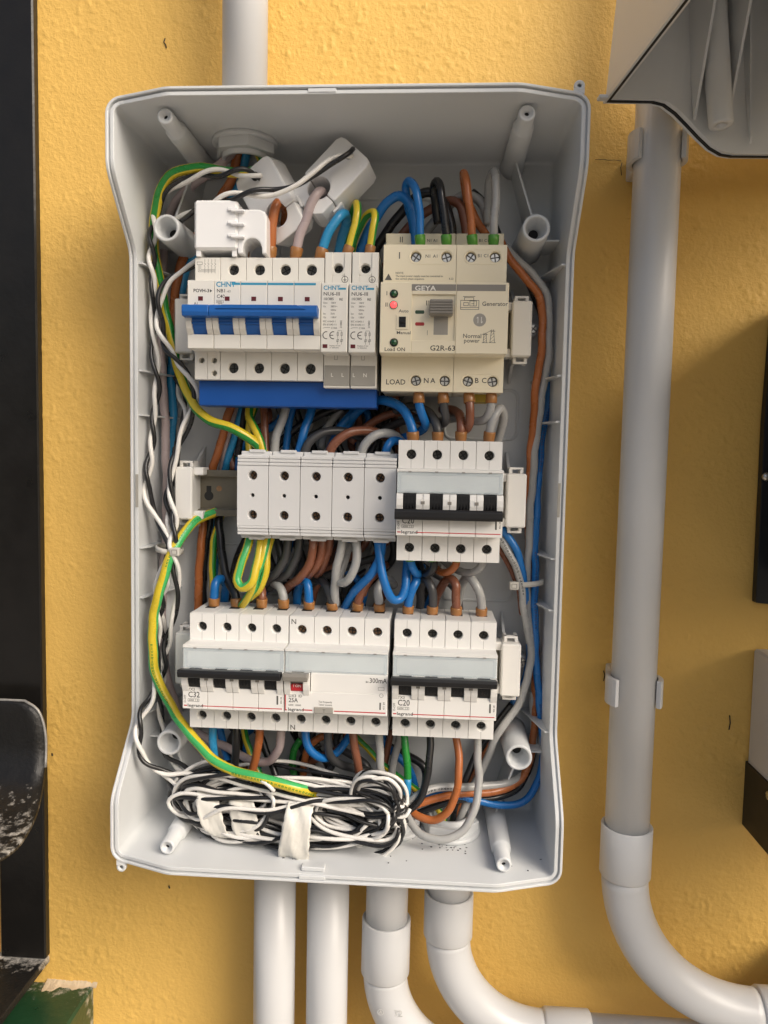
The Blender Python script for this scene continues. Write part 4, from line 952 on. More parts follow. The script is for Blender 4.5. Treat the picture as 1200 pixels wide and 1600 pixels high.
for k, (pp, zz) in enumerate((((top[0], top[1]), ztp), ((top[2], top[3]), ztp), ((bot[0], bot[1]), zbt), ((bot[2], bot[3]), zbt))):
    A = rrect(pp[0].x-4.9, pp[1].x+4.9, zz-5.0, zz+5.0, 4.9, 8); Bq = rrect(pp[0].x-4.5, pp[1].x+4.5, zz-4.6, zz+4.6, 4.5, 8)
    g = MB(); skin(g, [[(p[0], SH-0.05, p[1]) for p in A], [(p[0], SH+0.22, p[1]) for p in rrect(pp[0].x-4.75, pp[1].x+4.75, zz-4.85, zz+4.85, 4.75, 8)], [(p[0], SH+0.22, p[1]) for p in Bq], [(p[0], SH-0.05, p[1]) for p in rrect(pp[0].x-4.3, pp[1].x+4.3, zz-4.4, zz+4.4, 4.3, 8)]]); g.build('oval_moulding', GEYM, TS)
for q in top: screw(SCR_B, TS, q.x, SH-3.4, ztp)
for q in bot: screw(SCR_B, TS, q.x, SH-3.4, zbt)
g = MB(); W_ = 0.32; D = DN+0.05                                  # generator drawing
a, b = at(720, 464, DN), at(748, 483.5, DN)
g.rect(a.x, b.x, b.z, a.z-2.2, W_, D); g.line((a.x, b.z+1.2), (b.x, b.z+1.2), W_, D); g.rect(a.x+2.4, b.x-3.4, a.z-2.2, a.z-0.4, W_, D); g.line((a.x+1.5, a.z+0.3), (b.x-2.5, a.z+0.3), W_, D)
g.rect(a.x+2, a.x+5, b.z+2.4, a.z-3.6, W_, D); g.rect(a.x+6, b.x-1.6, b.z+2.2, b.z+5.4, W_, D); g.line((a.x+7, b.z+3.6), (b.x-3, b.z+3.6), W_, D); g.line((a.x+8.6, b.z+2.2), (a.x+8.6, b.z+5.4), W_, D)
q = at(749.5, 500, DN); g2 = MB(); g2.disc(q.x, q.z, 4.2, D); g2.build('printed_disc', LGREY, TS)
g3 = MB(); g3.line((q.x-1.1, q.z-2), (q.x-1.1, q.z+2), 0.4, D+0.06); g3.line((q.x-1.1, q.z+2), (q.x-1.9, q.z+1), 0.4, D+0.06); g3.line((q.x+1.1, q.z-2), (q.x+1.1, q.z+2), 0.4, D+0.06); g3.line((q.x+1.1, q.z-2), (q.x+1.9, q.z-1), 0.4, D+0.06); g3.build('printed_arrows', INKW, TS)
for (px, pyb, pyt, wd) in ((757.5, 535.5, 520, 2.2), (769, 535.5, 515, 3.0)):                                # pylons
    a, b = at(px, pyb, DN), at(px, pyt, DN); hh = b.z-a.z
    g.line((a.x-wd/2, a.z), (a.x-0.7, b.z), W_, D); g.line((a.x+wd/2, a.z), (a.x+0.7, b.z), W_, D); g.line((a.x-wd/2-0.8, a.z), (a.x+wd/2+0.8, a.z), W_, D)
    for k in range(4):
        z_ = a.z+hh*k/4; g.line((a.x-wd/2*(1-k/6), z_), (a.x+wd/2*(1-(k+1)/6), z_+hh/4), 0.2, D)
    g.line((a.x-1.8, b.z-1.0), (a.x+1.8, b.z-1.0), W_, D)
a, b = at(755, 523, DN), at(768, 516, DN); g.line((a.x, a.z), (b.x, b.z), 0.22, D)
g.build('printed_drawing', INKG, TS)

# ------------------------------------------------------------------ terminal blocks
ords = ['leftmost grey terminal block, next to the bare rail', 'second grey terminal block from the bare rail', 'middle one of the five grey terminal blocks', 'fourth grey terminal block from the bare rail', 'grey terminal block touching the lowered-lever breaker']
for i in range(5):
    x0 = -73.4+22.3*i; x1 = x0+22.3; C = thing('terminal_block', ords[i], 'terminal block', (x0+11, R, Z2), 'grey terminal blocks on the middle rail')
    zt, zb = 27.4, -28.4; a, b = x0+0.2, x1-0.2; cx = (a+b)/2; df = 75
    mb = MB(); mb.box(a, b, R+1, 64, zb-3.2, zt+3.0, 0.6); mb.box(a, b, 64, 66.5, zb-0.4, zt+0.3)
    mb.box(cx-5, cx+6, 60, 65.2, zt+2, zt+4.2, 0.4); mb.box(cx-5, cx+6, 60, 65.2, zb-4.2, zb-2, 0.4)
    za, zc_ = 20.2, -21.6
    mb.cells([(a, b, 6.5, za, cx-0.2, 13.5, 3.6), (a, b, -7.0, 6.5, cx-0.2, -0.4, 1.75), (a, b, zc_, -7.0, cx-0.2, -14.2, 3.6)], df, 8.6)
    mb.walls(a, b, zc_, za, df, 66)
    # stepped ends with ridges
    for sg, ze, zf in ((1, za, zt), (-1, zc_, zb)):
        for k in range(3):
            u0 = ze+(zf-ze)*k/3; u1 = ze+(zf-ze)*(k+1)/3
            lo, hi = min(u0, u1), max(u0, u1); mb.box(a, b, 66, df-0.02-0.35*k, lo+0.22, hi-0.02, 0.35)
    H = mb.build('housing', TBM, C)
    for z in (13.5, -14.2): screw(SCR_T, C, cx-0.2, df-7.4, z)
    g = MB(); g.disc(cx-0.2, -0.4, 1.5, df-4, n=14); g.build('test_hole', DARK, C)

# ------------------------------------------------------------------ current clamps
def ct_clamp(label, org, rot, tilt, hole_u=16.0, L=58.0, W=33.0, T=21.0, flip=1, roll=0.0):
    """split-core clamp: u runs from the jaw end to the cable end"""
    M = Matrix.Rotation(rot, 3, 'Y') @ Matrix.Rotation(tilt, 3, 'X') @ Matrix.Rotation(roll, 3, 'Z')
    o = Vector(org)
    def xf(p):                                         # local u, depth, v
        q = M @ Vector((p.x, -p.y, p.z)); return Vector((o.x+q.x, o.y-q.y, o.z+q.z))
    C = thing('current_clamp', label, 'current clamp', org, 'white clip-on current clamps')
    r = 8.2; h = W/2
    def arc(a0, a1, n=12): return [(hole_u+r*math.cos(math.radians(a0+(a1-a0)*k/n)), r*math.sin(math.radians(a0+(a1-a0)*k/n))) for k in range(n+1)]
    g = MB(xf); jaw = [(hole_u-0.25, r)] + [p for p in arc(91.5, 268.5)] + [(hole_u-0.25, -h+0.6), (5, -h+0.6), (0.8, -h+5), (0, -h+8), (0, h-8), (0.8, h-5), (5, h-0.6), (hole_u-0.25, h-0.6)]
    g.prism(jaw[1:], -T/2+0.7, T/2-0.7, axis='d'); g.build('clamp_jaw', CTM, C, bevel=1.0)
    g = MB(xf); body = [p for p in arc(88.5, -88.5)] + [(hole_u+0.25, -h), (L-5, -h), (L-1, -h+1.5), (L, -h+5), (L, h-5), (L-1, h-1.5), (L-5, h), (hole_u+0.25, h)]
    g.prism(body, -T/2, T/2, axis='d'); g.build('core_body', CTM, C, bevel=1.2)
    for k in range(3):
        v = -h*0.62+k*h*0.62; g = MB(xf); g.box(hole_u-2.6, hole_u+3.4, T/2-0.3, T/2+1.5, v-1.6, v+1.6, 0.5) if flip > 0 else g.box(hole_u-2.6, hole_u+3.4, -1.6+v*0.5, 1.6+v*0.5, h-0.3, h+1.4, 0.5)
        g.build('latch', CTM, C)
    g = MB(xf); g.box(hole_u-4.5, hole_u+4.5, -4, 4, -h-1.6, -h+0.4, 0.6); g.build('hinge', CTM, C)
    g = MB(xf); g.revolve((L-7, T/2-0.4, 0), (0, 1, 0), [(3.2, 0), (3.0, 0.9), (1.5, 1.2), (0.01, 1.2)], 16); g.build('cable_outlet', BLKP, C)
    return xf
C = thing('current_clamp', 'white current clamp standing on the blue lever breaker, latches facing out', 'current clamp', at(355, 396, 66), 'white clip-on current clamps')
def P_(px, py, d=78): q = at(px, py, d); return (q.x, q.z)
g = MB(); a, b = at(303, 312, 78), at(371, 390, 78); g.box(a.x, b.x, 52, 78, b.z, a.z, 1.6); g.build('core_body', CTM, C)
c = at(394, 392, 77); rr_ = 6.6; a, b = at(371.5, 327, 77), at(416, 396, 77)
poly = [(a.x, b.z), (c.x-rr_, b.z)] + [(c.x+rr_*math.cos(t_), c.z+1+rr_*1.15*math.sin(t_)) for t_ in [math.pi-math.pi*k/12 for k in range(13)]] + [(c.x+rr_, b.z), (b.x, b.z), (b.x, a.z-5), (b.x-1.3, a.z-1.5), (b.x-5, a.z), (a.x, a.z)]
g = MB(); g.prism(poly, 53, 77, axis='d'); g.build('clamp_jaw', CTM, C, bevel=1.0)
for py in (326, 347, 367):
    a, b = at(355, py-6, 80), at(371, py+5, 80); g = MB(); g.box(a.x, b.x, 77.6, 79.6, b.z+1, a.z-1.4, 0.5); g.box(a.x+2.4, b.x+4.6, 77, 80.4, b.z+0.2, b.z+1.8, 0.4); g.build('latch', CTM, C)
for px in (306, 362):
    a = at(px, 389, 76); g = MB(); g.box(a.x, a.x+3.4, 60, 76, a.z-5, a.z+1.5, 0.4); g.build('foot', CTM, C)
ct_clamp('white current clamp in the middle with an orange wire bent through its hole', (at(460, 370, 52).x, 50, at(460, 370, 52).z), math.radians(180+60), math.radians(-20), hole_u=17, L=54, W=33, T=21, flip=-1)
ct_clamp('white current clamp at the right with a mauve wire bent through its hole', (at(480, 330, 52).x, 50, at(480, 330, 52).z), math.radians(-46), math.radians(-14), hole_u=16, L=53, W=32, T=22, flip=-1)

# ------------------------------------------------------------------ wires
def ferrule(a, b, m, parent, r=3.1):
    a, b = Vector(a), Vector(b); L = (b-a).length
    g = MB(); g.revolve(a, b-a, [(r*0.82, -0.4), (r*0.86, 0), (r, L*0.45), (r*1.03, L-0.6), (r*0.95, L)], 16)
    return g.build('ferrule', m, parent)
def wire(label, m, r, pts, ends=(), cat='wire', stripe=None, twist=0.02, fm=None, name=None, phase=0.0, fl=8.0, n=10, marks=None):
    P = spline([at(*p) for p in pts]); g = MB(); rw = random.Random(label); f1, f2, f3 = [rw.uniform(0, 6) for _ in range(3)]
    P = [q+Vector((0.35*math.sin(i*0.33+f1)+0.2*math.sin(i*0.71+f2), 0.3*math.sin(i*0.41+f2), 0.35*math.sin(i*0.29+f3)))*min(1, i/8, (len(P)-1-i)/8) for i, q in enumerate(P)]
    if stripe: g.tube(P, r, n=14, stripe=(0, 1), twist=twist, phase=phase); mats = list(stripe)
    else: g.tube(P, r, n=n); mats = [m]
    o = g.build(name or 'wire', mats, label=label, cat=cat)
    if marks:
        g = MB(); rm = random.Random(label+'m'); i = 4
        while i < len(P)-5:
            if (i//26) % 2 == 0:                       # a run of small characters, then a pause
                T = (P[i+1]-P[i-1]).normalized(); f = Vector((0.15, 1, 0)); f = (f-T*f.dot(T)).normalized(); sd = T.cross(f)
                for q in range(2):
                    c = P[i]+T*(q*0.9)+f*(r+0.06); hl, hw = rm.uniform(0.18, 0.34), rm.uniform(0.45, 0.95)
                    g.add([c-T*hl-sd*hw, c+T*hl-sd*hw, c+T*hl+sd*hw, c-T*hl+sd*hw], [(0, 1, 2, 3)])
            i += 1
        g.build('printed_marking', marks, o, kind='stuff')
    for e in ends:
        i = 0 if e == 0 else -1
        p = P[i]
        sgn = 1
        ferrule(p - Vector((0, 0, 0)), p + ((P[3]-P[0]) if i == 0 else (P[-4]-P[-1])).normalized()*fl, fm or FERB, o, r=max(r*1.28, 3.2))
    return o
YG = (GREEN, YELLOW); YGB = (LGREEN, YELLOW)
def W(*a, **k): return wire(*a, **k)
# --- from the upper gland
W('thick yellow-green wire curving from the upper gland down to the first terminal block', None, 3.5, [(404,236,40),(409,258,46),(392,268,56),(350,268,60),(309,263,62),(268,273,58),(248,306,52),(241,345,46),(243,404,40),(254,460,36),(266,520,34),(284,592,40),(300,628,48),(325,655,56),(360,668,58),(392,687,56),(411,706,52),(411,716,50)], stripe=YG, twist=0.012, phase=0.8)
W('mauve wire running from the upper gland down the left side to the bottom left breaker', MAUVE, 3.3, [(366,236,38),(345,256,40),(308,284,30),(270,322,20),(258,370,16),(253,450,18),(252,556,22),(257,639,24),(260,734,26),(260,829,26),(255,900,24),(254,980,22),(262,1060,22),(282,1118,24),(312,1148,26),(355,1167,30),(392,1188,38),(420,1190,46),(435,1170,52),(440,1138,54)])
W('orange-brown wire from the upper gland passing behind the left current clamp', ORANGE, 3.4, [(372,238,36),(364,272,32),(350,302,26),(320,350,22),(293,391,20),(278,430,18),(272,500,18),(278,560,18)])
W('light blue wire from the upper gland behind the twisted pairs', CYAN, 3.3, [(385,238,34),(380,262,30),(370,292,24),(352,330,18),(318,378,14),(292,420,14),(280,480,14),(268,560,14),(270,640,14),(268,720,14)])
W('dark wire from the upper gland beside the light blue one', BLACK, 2.6, [(378,238,32),(360,280,28),(344,320,20),(316,380,12),(284,440,12),(275,560,12),(270,660,14),(272,760,14)])
# --- into the blue lever breaker
W('brown wire dropping through the left current clamp', BROWN, 3.0, [(382,402,60),(381,385,60),(378,368,52),(372,350,42)], ends=(0,))
W('orange wire bent through the middle current clamp into the blue lever breaker', ORANGE, 3.5, [(422,404,60),(424,378,61),(426,345,62),(429,325,62),(437,315,58),(446,322,50),(447,342,40),(440,365,30)], ends=(0,))
W('mauve wire bent through the right current clamp into the blue lever breaker', MAUVE, 3.4, [(461,405,60),(466,380,61),(477,345,62),(488,313,62),(498,300,60),(506,303,52),(510,322,40),(508,360,28),(500,400,26)], ends=(0,))
W('light blue wire arching into the right terminal of the blue lever breaker', CYAN, 3.4, [(499,406,60),(506,384,60),(520,352,60),(531,336,58),(539,334,52),(540,352,44),(533,378,38),(525,410,34)], ends=(0,))
W('yellow-green wire arching into the surge arrester beside the blue lever breaker', None, 2.9, [(540,402,60),(548,378,60),(556,350,60),(559,330,58),(556,318,52),(552,330,44),(546,360,36),(540,400,30)], ends=(0,), stripe=YG, twist=0.01, phase=2.2)
W('yellow-green wire arching into the surge arrester beside the transfer switch', None, 2.8, [(576,402,60),(580,378,60),(586,345,60),(584,332,56),(574,336,50),(562,356,42),(552,384,34),(546,410,28)], ends=(0,), stripe=YG, twist=0.008, phase=2.4)
# --- above the transfer switch
W('blue wire hooked over into the first upper terminal of the transfer switch', BLUE, 2.9, [(657,386,58),(656,350,60),(653,315,60),(648,292,58),(640,282,52),(634,292,46),(636,318,42),(644,350,40),(650,385,40)], ends=(0,), fm=FERG)
W('thick blue wire sweeping from the transfer switch left behind the surge arresters', BLUE, 3.5, [(650,385,46),(647,345,46),(640,318,46),(622,307,44),(603,318,42),(585,345,38),(568,378,32),(552,420,24),(540,470,20)])
W('black wire hooked over into the second upper terminal of the transfer switch', BLACK, 2.9, [(698,386,58),(696,350,60),(692,315,60),(688,293,58),(681,284,52),(677,294,46),(680,318,42),(684,350,40)], ends=(0,), fm=FERG)
W('thick black wire sweeping left behind the surge arresters', BLACK, 3.5, [(706,385,42),(704,345,42),(695,318,40),(678,302,38),(657,304,36),(627,333,32),(596,374,26),(575,420,20)])
W('orange-brown wire hooked over into the third upper terminal of the transfer switch', ORANGE, 2.9, [(739,386,58),(736,350,60),(731,305,60),(728,278,58),(725,270,53),(724,282,46),(730,312,42),(745,345,40),(760,368,38)], ends=(0,), fm=FERG)
W('thick brown wire arching behind the upper terminals of the transfer switch', BROWN, 3.4, [(730,384,38),(726,345,38),(717,320,38),(703,313,36),(667,331,32),(632,362,28),(600,420,20)])
W('grey wire hooked over into the fourth upper terminal of the transfer switch', GREYW, 2.9, [(771,386,58),(772,350,60),(774,310,60),(775,278,58),(771,269,53),(765,284,46),(762,313,42),(762,350,40)], ends=(0,), fm=FERG)
W('thick grey wire arching behind the upper terminals of the transfer switch', GREYW, 3.4, [(764,384,36),(761,340,36),(748,314,36),(730,304,35),(715,310,34),(693,331,32),(668,360,28),(650,410,20)])
W('black wire lying behind the grey arch above the transfer switch', BLACK, 2.8, [(738,300,20),(752,312,22),(765,334,24),(780,372,26),(800,410,24),(830,450,20),(850,500,18)])
# --- right bundle
W('orange-brown wire running down the right side of the enclosure', ORANGE, 2.9, [(780,372,30),(796,404,34),(822,434,36),(841,462,36),(848,498,35),(846,543,34),(838,600,33),(833,660,31),(829,715,28),(826,790,25),(826,870,24),(832,930,22),(836,1000,20),(836,1100,20),(833,1160,24),(812,1220,36),(767,1237,46),(700,1243,52),(640,1262,56),(610,1290,50)])
W('grey wire running down the right side next to the orange-brown one', GREYW, 2.9, [(772,368,28),(797,394,32),(834,430,34),(853,462,34),(858,500,33),(855,567,32),(846,622,31),(838,684,30),(830,780,28),(825,880,28),(823,930,28),(828,987,28),(828,1040,30),(812,1096,34),(779,1145,38),(757,1193,40),(735,1240,42),(720,1275,42),(712,1300,42)])
W('dark blue wire hidden behind the right bundle near the transfer switch', BLUE, 2.8, [(790,400,20),(830,440,18),(856,490,14),(860,560,14),(856,630,16),(846,690,20),(841,755,24),(837,830,27),(836,905,29),(836,987,28),(840,1067,27),(847,1140,28),(848,1190,31),(839,1225,34),(815,1253,38),(783,1258,42),(740,1250,46),(690,1240,48),(640,1258,48),(620,1290,44)], marks=mat_once('faded_blue_print', (0.02, 0.05, 0.16)))
W('grey wire bowing low across the bottom right of the enclosure', GREYW, 3.0, [(833,1080,18),(834,1130,20),(832,1172,24),(818,1208,32),(783,1226,42),(733,1229,50),(685,1231,56),(655,1242,60),(628,1268,60),(612,1292,54)], marks=DGREYW)
W('black wire under the orange-brown one across the bottom right', BLACK, 2.5, [(836,1090,14),(834,1170,20),(812,1230,32),(770,1246,42),(705,1252,48),(650,1272,50)])
W('blue wire leaving the lowered-lever breaker towards the right cable tie', BLUE, 3.0, [(760,800,22),(785,828,30),(804,854,32),(816,890,32),(818,912,31),(824,960,26),(826,1040,20),(808,1090,18),(785,1120,18),(760,1160,18)])
W('dark grey wire beside the blue one going to the right cable tie', GREYW, 2.7, [(760,820,22),(786,848,32),(802,878,35),(813,912,35),(820,960,32),(827,1005,28)], marks=DGREYW)
W('brown wire beside the dark grey one going to the right cable tie', BROWN, 2.2, [(760,835,22),(784,862,28),(798,888,30),(809,918,30),(816,960,26)])
W('black wire descending behind the lower right breaker to the bottom gland', BLACK, 2.8, [(800,1100,20),(770,1140,24),(744,1180,30),(728,1220,36),(712,1265,40),(704,1300,40)])
W('orange-brown wire descending behind the lower right breaker to the bottom gland', ORANGE, 2.6, [(808,1100,18),(776,1148,22),(750,1190,30),(733,1230,38),(716,1270,40),(709,1300,40)])
# --- under the transfer switch, over the lowered-lever breaker
W('blue wire leaving the first lower terminal of the transfer switch', BLUE, 3.1, [(654,612,66),(655,632,66),(662,652,64),(665,664,58),(655,674,48),(630,684,38)], ends=(0,))
W('dark grey wire leaving the second lower terminal of the transfer switch', DGREYW, 3.1, [(692,612,66),(694,636,66),(697,655,62),(690,662,54),(672,655,46),(640,655,34),(600,670,24)], ends=(0,))
W('brown wire leaving the third lower terminal of the transfer switch', BROWN, 3.1, [(732,612,66),(734,640,68),(735,660,66),(729,671,60),(722,664,52),(716,645,44),(690,640,34)], ends=(0,))
W('grey wire leaving the fourth lower terminal of the transfer switch', GREYW, 3.1, [(768,612,66),(767,636,66),(758,654,62),(740,658,54),(715,654,44),(680,660,30)], ends=(0,))
W('thick blue wire entering the first upper terminal of the lowered-lever breaker', BLUE, 3.4, [(646,692,62),(644,670,63),(636,648,60),(618,632,54),(590,626,46),(560,640,34),(540,670,24)], ends=(0,))
W('dark grey wire entering the second upper terminal of the lowered-lever breaker', DGREYW, 3.2, [(684,692,62),(683,668,63),(676,650,58),(664,640,50),(640,636,40),(600,650,26)], ends=(0,))
W('brown wire entering the third upper terminal of the lowered-lever breaker', BROWN, 3.2, [(720,692,62),(720,668,63),(718,650,58),(708,640,48),(690,640,36)], ends=(0,))
W('grey wire hooked over into the fourth upper terminal of the lowered-lever breaker', GREYW, 3.2, [(763,692,62),(767,668,64),(774,648,64),(781,639,60),(786,648,54),(783,670,48),(776,695,42)], ends=(0,))
g = MB(); q = at(750, 622, 56); g.box(q.x-6, q.x+6, 40, 56, q.z-3, q.z+6, 0.5); g.build('yellow_tag', YELST, TS)
# --- between the blue busbar cover and the terminal blocks
W('short yellow-green wire dropping into the first terminal block', None, 3.0, [(391,622,40),(390,650,44),(396,668,50),(406,688,54),(412,712,54)], stripe=YG, twist=0.01, phase=1.6)
W('yellow-green wire behind the short one above the first terminal block', None, 2.8, [(402,622,26),(394,650,26),(388,680,28),(390,716,30)], stripe=YG, twist=0.01, phase=2.0)
W('straight brown wire between the busbar cover and the first terminal block', BROWN, 3.0, [(412,622,34),(413,660,36),(416,714,40)])
W('grey wire slanting into the second terminal block', GREYW, 3.2, [(450,622,38),(444,648,40),(433,678,42),(428,714,42)])
W('blue wire slanting into the second terminal block', BLUE, 3.2, [(490,622,36),(484,650,38),(474,680,42),(465,714,42)])
W('dark grey wire arching into the third terminal block', DGREYW, 3.2, [(474,714,48),(482,692,48),(500,678,46),(522,674,42),(545,676,36),(575,690,26)])
W('brown wire arching into the third terminal block', BROWN, 3.4, [(512,716,52),(520,696,53),(538,680,52),(560,674,48),(585,675,42),(620,690,30)])
W('brown wire crossing behind the arches towards the transfer switch', BROWN, 3.1, [(548,690,30),(570,669,32),(596,652,32),(630,645,30),(660,660,24)])
W('grey wire arching into the fourth terminal block', GREYW, 3.3, [(562,716,54),(570,694,55),(584,681,54),(602,676,50),(620,682,44),(634,700,38)])
W('blue wire arching into the fifth terminal block', BLUE, 3.1, [(601,716,52),(606,696,52),(616,688,48),(632,692,40)])
W('black wire crossing behind the slanting wires above the terminal blocks', BLACK, 3.0, [(430,700,24),(452,678,26),(480,658,26),(515,643,26),(560,630,22)])
W('blue wire slanting behind the dark grey arch', BLUE, 3.2, [(512,712,30),(522,686,30),(538,660,30),(562,632,28),(575,615,26)])
W('grey wire slanting behind the dark grey arch', GREYW, 3.0, [(502,700,24),(510,668,24),(530,643,24),(550,618,22)])
W('thin dark blue wire dropping behind the second terminal block', BLUE, 2.8, [(460,622,28),(452,660,28),(446,714,28)])
W('black wire dropping behind the first terminal block', BLACK, 3.0, [(384,622,22),(380,660,22),(372,714,22)])
W('orange-brown wire passing down behind the bare rail', ORANGE, 3.2, [(372,600,26),(362,632,28),(348,680,27),(334,730,20),(322,790,14),(315,840,18),(311,900,20),(309,960,20)])
W('grey-brown wire passing down behind the bare rail', MAUVE, 2.7, [(376,605,20),(368,640,20),(356,690,20),(346,735,14)])
W('light blue wire passing down behind the bare rail', CYAN, 2.9, [(384,620,22),(370,670,22),(358,712,20),(350,745,14),(340,820,12),(335,900,14)])
W('yellow-green wire passing down behind the bare rail', None, 2.8, [(392,640,16),(378,690,16),(364,735,14),(350,790,12),(340,822,20),(333,862,24),(332,905,26),(338,950,26)], stripe=YG, twist=0.012)
W('black wire going down from behind the bare rail to the bottom left breaker', BLACK, 3.3, [(342,790,16),(343,830,22),(347,870,30),(357,908,38),(368,930,44),(370,952,46)], ends=(1,))
W('thin black wire left of the orange-brown one below the bare rail', BLACK, 2.5, [(330,800,12),(323,850,14),(318,910,14),(320,960,14)])
# --- loops under the terminal blocks
W('front yellow-green loop hanging under the first terminal block', None, 3.3, [(392,834,52),(384,862,58),(375,888,62),(371,908,64),(378,919,65),(391,912,66),(400,888,64),(406,862,60),(410,834,54)], stripe=YGB, twist=0.016, phase=0.6)
W('long yellow-green loop from the first terminal block down behind the bottom left breaker', None, 3.0, [(418,834,54),(412,862,60),(404,890,62),(394,920,60),(384,938,54),(376,948,46)], stripe=YGB, twist=0.012, phase=1.8)
W('rear yellow-green loop under the first terminal block', None, 3.0, [(425,834,48),(417,868,54),(414,896,56),(404,920,54),(390,934,48)], stripe=YGB, twist=0.012, phase=2.6)
for k, (lab, m_, P) in enumerate((
  ('dark wire loop under the second terminal block', BLACK, [(430,834,40),(440,870,44),(432,896,44),(418,905,36)]),
  ('dark grey outer wire loop under the second terminal block', DGREYW, [(452,834,46),(446,868,48),(432,895,46),(420,905,40),(412,915,32)]),
  ('dark grey inner wire loop under the third terminal block', DGREYW, [(470,834,46),(464,868,48),(452,895,46),(436,906,40),(420,920,30)]),
  ('brown outer wire loop under the third terminal block', BROWN, [(490,834,52),(488,862,55),(480,889,54),(468,903,50),(455,912,42),(440,925,32)]),
  ('brown middle wire loop under the third terminal block', BROWN, [(504,834,50),(502,862,52),(494,886,50),(482,899,44),(470,908,36)]),
  ('brown inner wire loop under the fourth terminal block', BROWN, [(516,834,48),(513,862,49),(505,886,46),(494,898,38)]),
  ('long grey wire from the fourth terminal block down to the residual current device', GREYW, [(538,834,54),(532,862,57),(525,890,57),(523,915,53),(524,945,46)]),
  ('grey wire hooked up under the fourth terminal block', GREYW, [(556,834,56),(557,866,60),(554,888,61),(544,906,60),(533,910,56),(531,898,50),(540,870,44),(546,850,40)]),
  ('blue wire swinging left from the fifth terminal block', BLUE, [(598,834,54),(595,862,58),(584,890,58),(566,912,54),(548,932,46),(536,955,36)]),
  ('blue wire hanging in a deep U below the fifth terminal block', BLUE, [(590,834,56),(593,866,60),(598,895,62),(604,922,62),(613,936,60),(624,936,57),(633,918,54),(636,890,50),(637,868,46)]),
  ('brown wire rising behind the blue U', BROWN, [(566,930,46),(574,908,44),(586,892,38),(604,882,30)]))):
    W(lab, m_, 3.2, P)
W('black wire curling in the dark under the second terminal block', BLACK, 3.0, [(405,830,24),(420,870,26),(440,905,26),(470,915,24),(500,900,20)])
W('dark grey wire curling in the dark under the fourth terminal block', DGREYW, 3.0, [(470,925,22),(500,905,24),(530,890,24),(560,880,22),(590,870,20)])
W('brown wire curling in the dark under the third terminal block', BROWN, 3.0, [(440,930,20),(470,905,22),(520,885,22),(560,862,20),(575,840,20)])
# --- into the top of the bottom row
tops = [('blue', BLUE, [(334,952,46),(335,930,47),(337,912,46),(344,904,40),(352,915,30),(350,945,22)], 'C32 breaker'),
 ('brown', BROWN, [(408.5,953,46),(409,932,47),(408,921,44),(402,915,36),(396,925,28)], 'C32 breaker'),
 ('grey', GREYW, [(443,954,46),(443,934,47),(440,922,46),(433,913,40),(420,912,30),(405,925,22)], 'C32 breaker'),
 ('blue', BLUE, [(482.6,957,46),(483,930,48),(480,910,46),(472,906,38),(466,920,30),(464,945,24)], 'residual current device'),
 ('dark grey', DGREYW, [(520,959,46),(518,935,48),(512,918,46),(503,908,38),(490,905,28)], 'residual current device'),
 ('brown', BROWN, [(557.6,959,46),(561,937,48),(568,920,48),(577,906,44),(588,896,36)], 'residual current device'),
 ('grey', GREYW, [(593,960,46),(592,938,48),(591,920,48),(597,909,44),(608,905,36),(616,915,28)], 'residual current device'),
 ('blue', BLUE, [(637,964,50),(639,940,52),(645,918,53),(650,905,50),(648,892,44),(640,880,38)], 'right C20 breaker'),
 ('dark grey', DGREYW, [(674.7,965,50),(676,940,52),(673,916,53),(666,906,48),(659,914,40),(656,944,32),(654,970,26)], 'right C20 breaker'),
 ('brown', BROWN, [(712.5,966,50),(713,938,53),(712,914,54),(704,904,50),(694,909,42),(684,930,34),(676,955,26)], 'right C20 breaker'),
 ('grey', GREYW, [(751.5,967,50),(752,942,53),(746,917,54),(736,902,50),(726,905,42),(719,924,34),(712,955,26)], 'right C20 breaker')]
for (cn, m_, P, dev) in tops: W('%s wire entering the top of the bottom row %s' % (cn, dev), m_, 3.25, P, ends=(0,), fl=9.0)
# --- under the lowered-lever breaker
W('blue wire looping under the lowered-lever breaker', BLUE, 2.9, [(641,866,62),(643,882,62),(649,894,58),(656,896,50),(660,885,42)], ends=(0,), fm=FERG, fl=5)
W('black wire looping under the lowered-lever breaker', BLACK, 2.9, [(676,866,62),(678,884,62),(672,895,58),(663,896,52),(657,884,44),(654,865,36)], ends=(0,), fm=FERG, fl=5)
W('red-brown wire looping under the lowered-lever breaker', ORANGE, 2.8, [(714,866,62),(712,882,61),(700,894,56),(688,894,48),(678,884,38)], ends=(0,), fm=FERG, fl=5)
W('grey wire looping under the lowered-lever breaker', GREYW, 2.8, [(756,866,62),(752,884,60),(738,895,54),(722,894,46),(704,886,36),(690,872,28)], ends=(0,), fm=FERG, fl=5)
# --- under the bottom row
W('light blue wire leaving the bottom of the C32 breaker', CYAN, 3.0, [(333,1130,54),(333,1160,56),(334,1182,52),(340,1205,44)])
W('blue wire behind the light blue one under the C32 breaker', BLUE, 2.9, [(342,1130,26),(348,1160,26),(356,1195,28),(360,1220,30)])
W('black wire leaving the bottom of the C32 breaker', BLACK, 3.0, [(369,1130,54),(369,1160,56),(368,1190,52),(365,1215,46)])
W('yellow-green wire slanting under the C32 breaker', None, 2.6, [(380,1130,30),(386,1160,30),(396,1190,32),(408,1215,34)], stripe=YG, twist=0.01, phase=1.5)
W('orange-brown wire leaving the bottom of the C32 breaker', ORANGE, 3.1, [(407,1130,54),(405,1155,56),(400,1180,54),(394,1205,50)])
W('black wire slanting behind the mauve one', BLACK, 2.8, [(398,1130,26),(413,1165,28),(425,1195,32),(434,1225,36)])
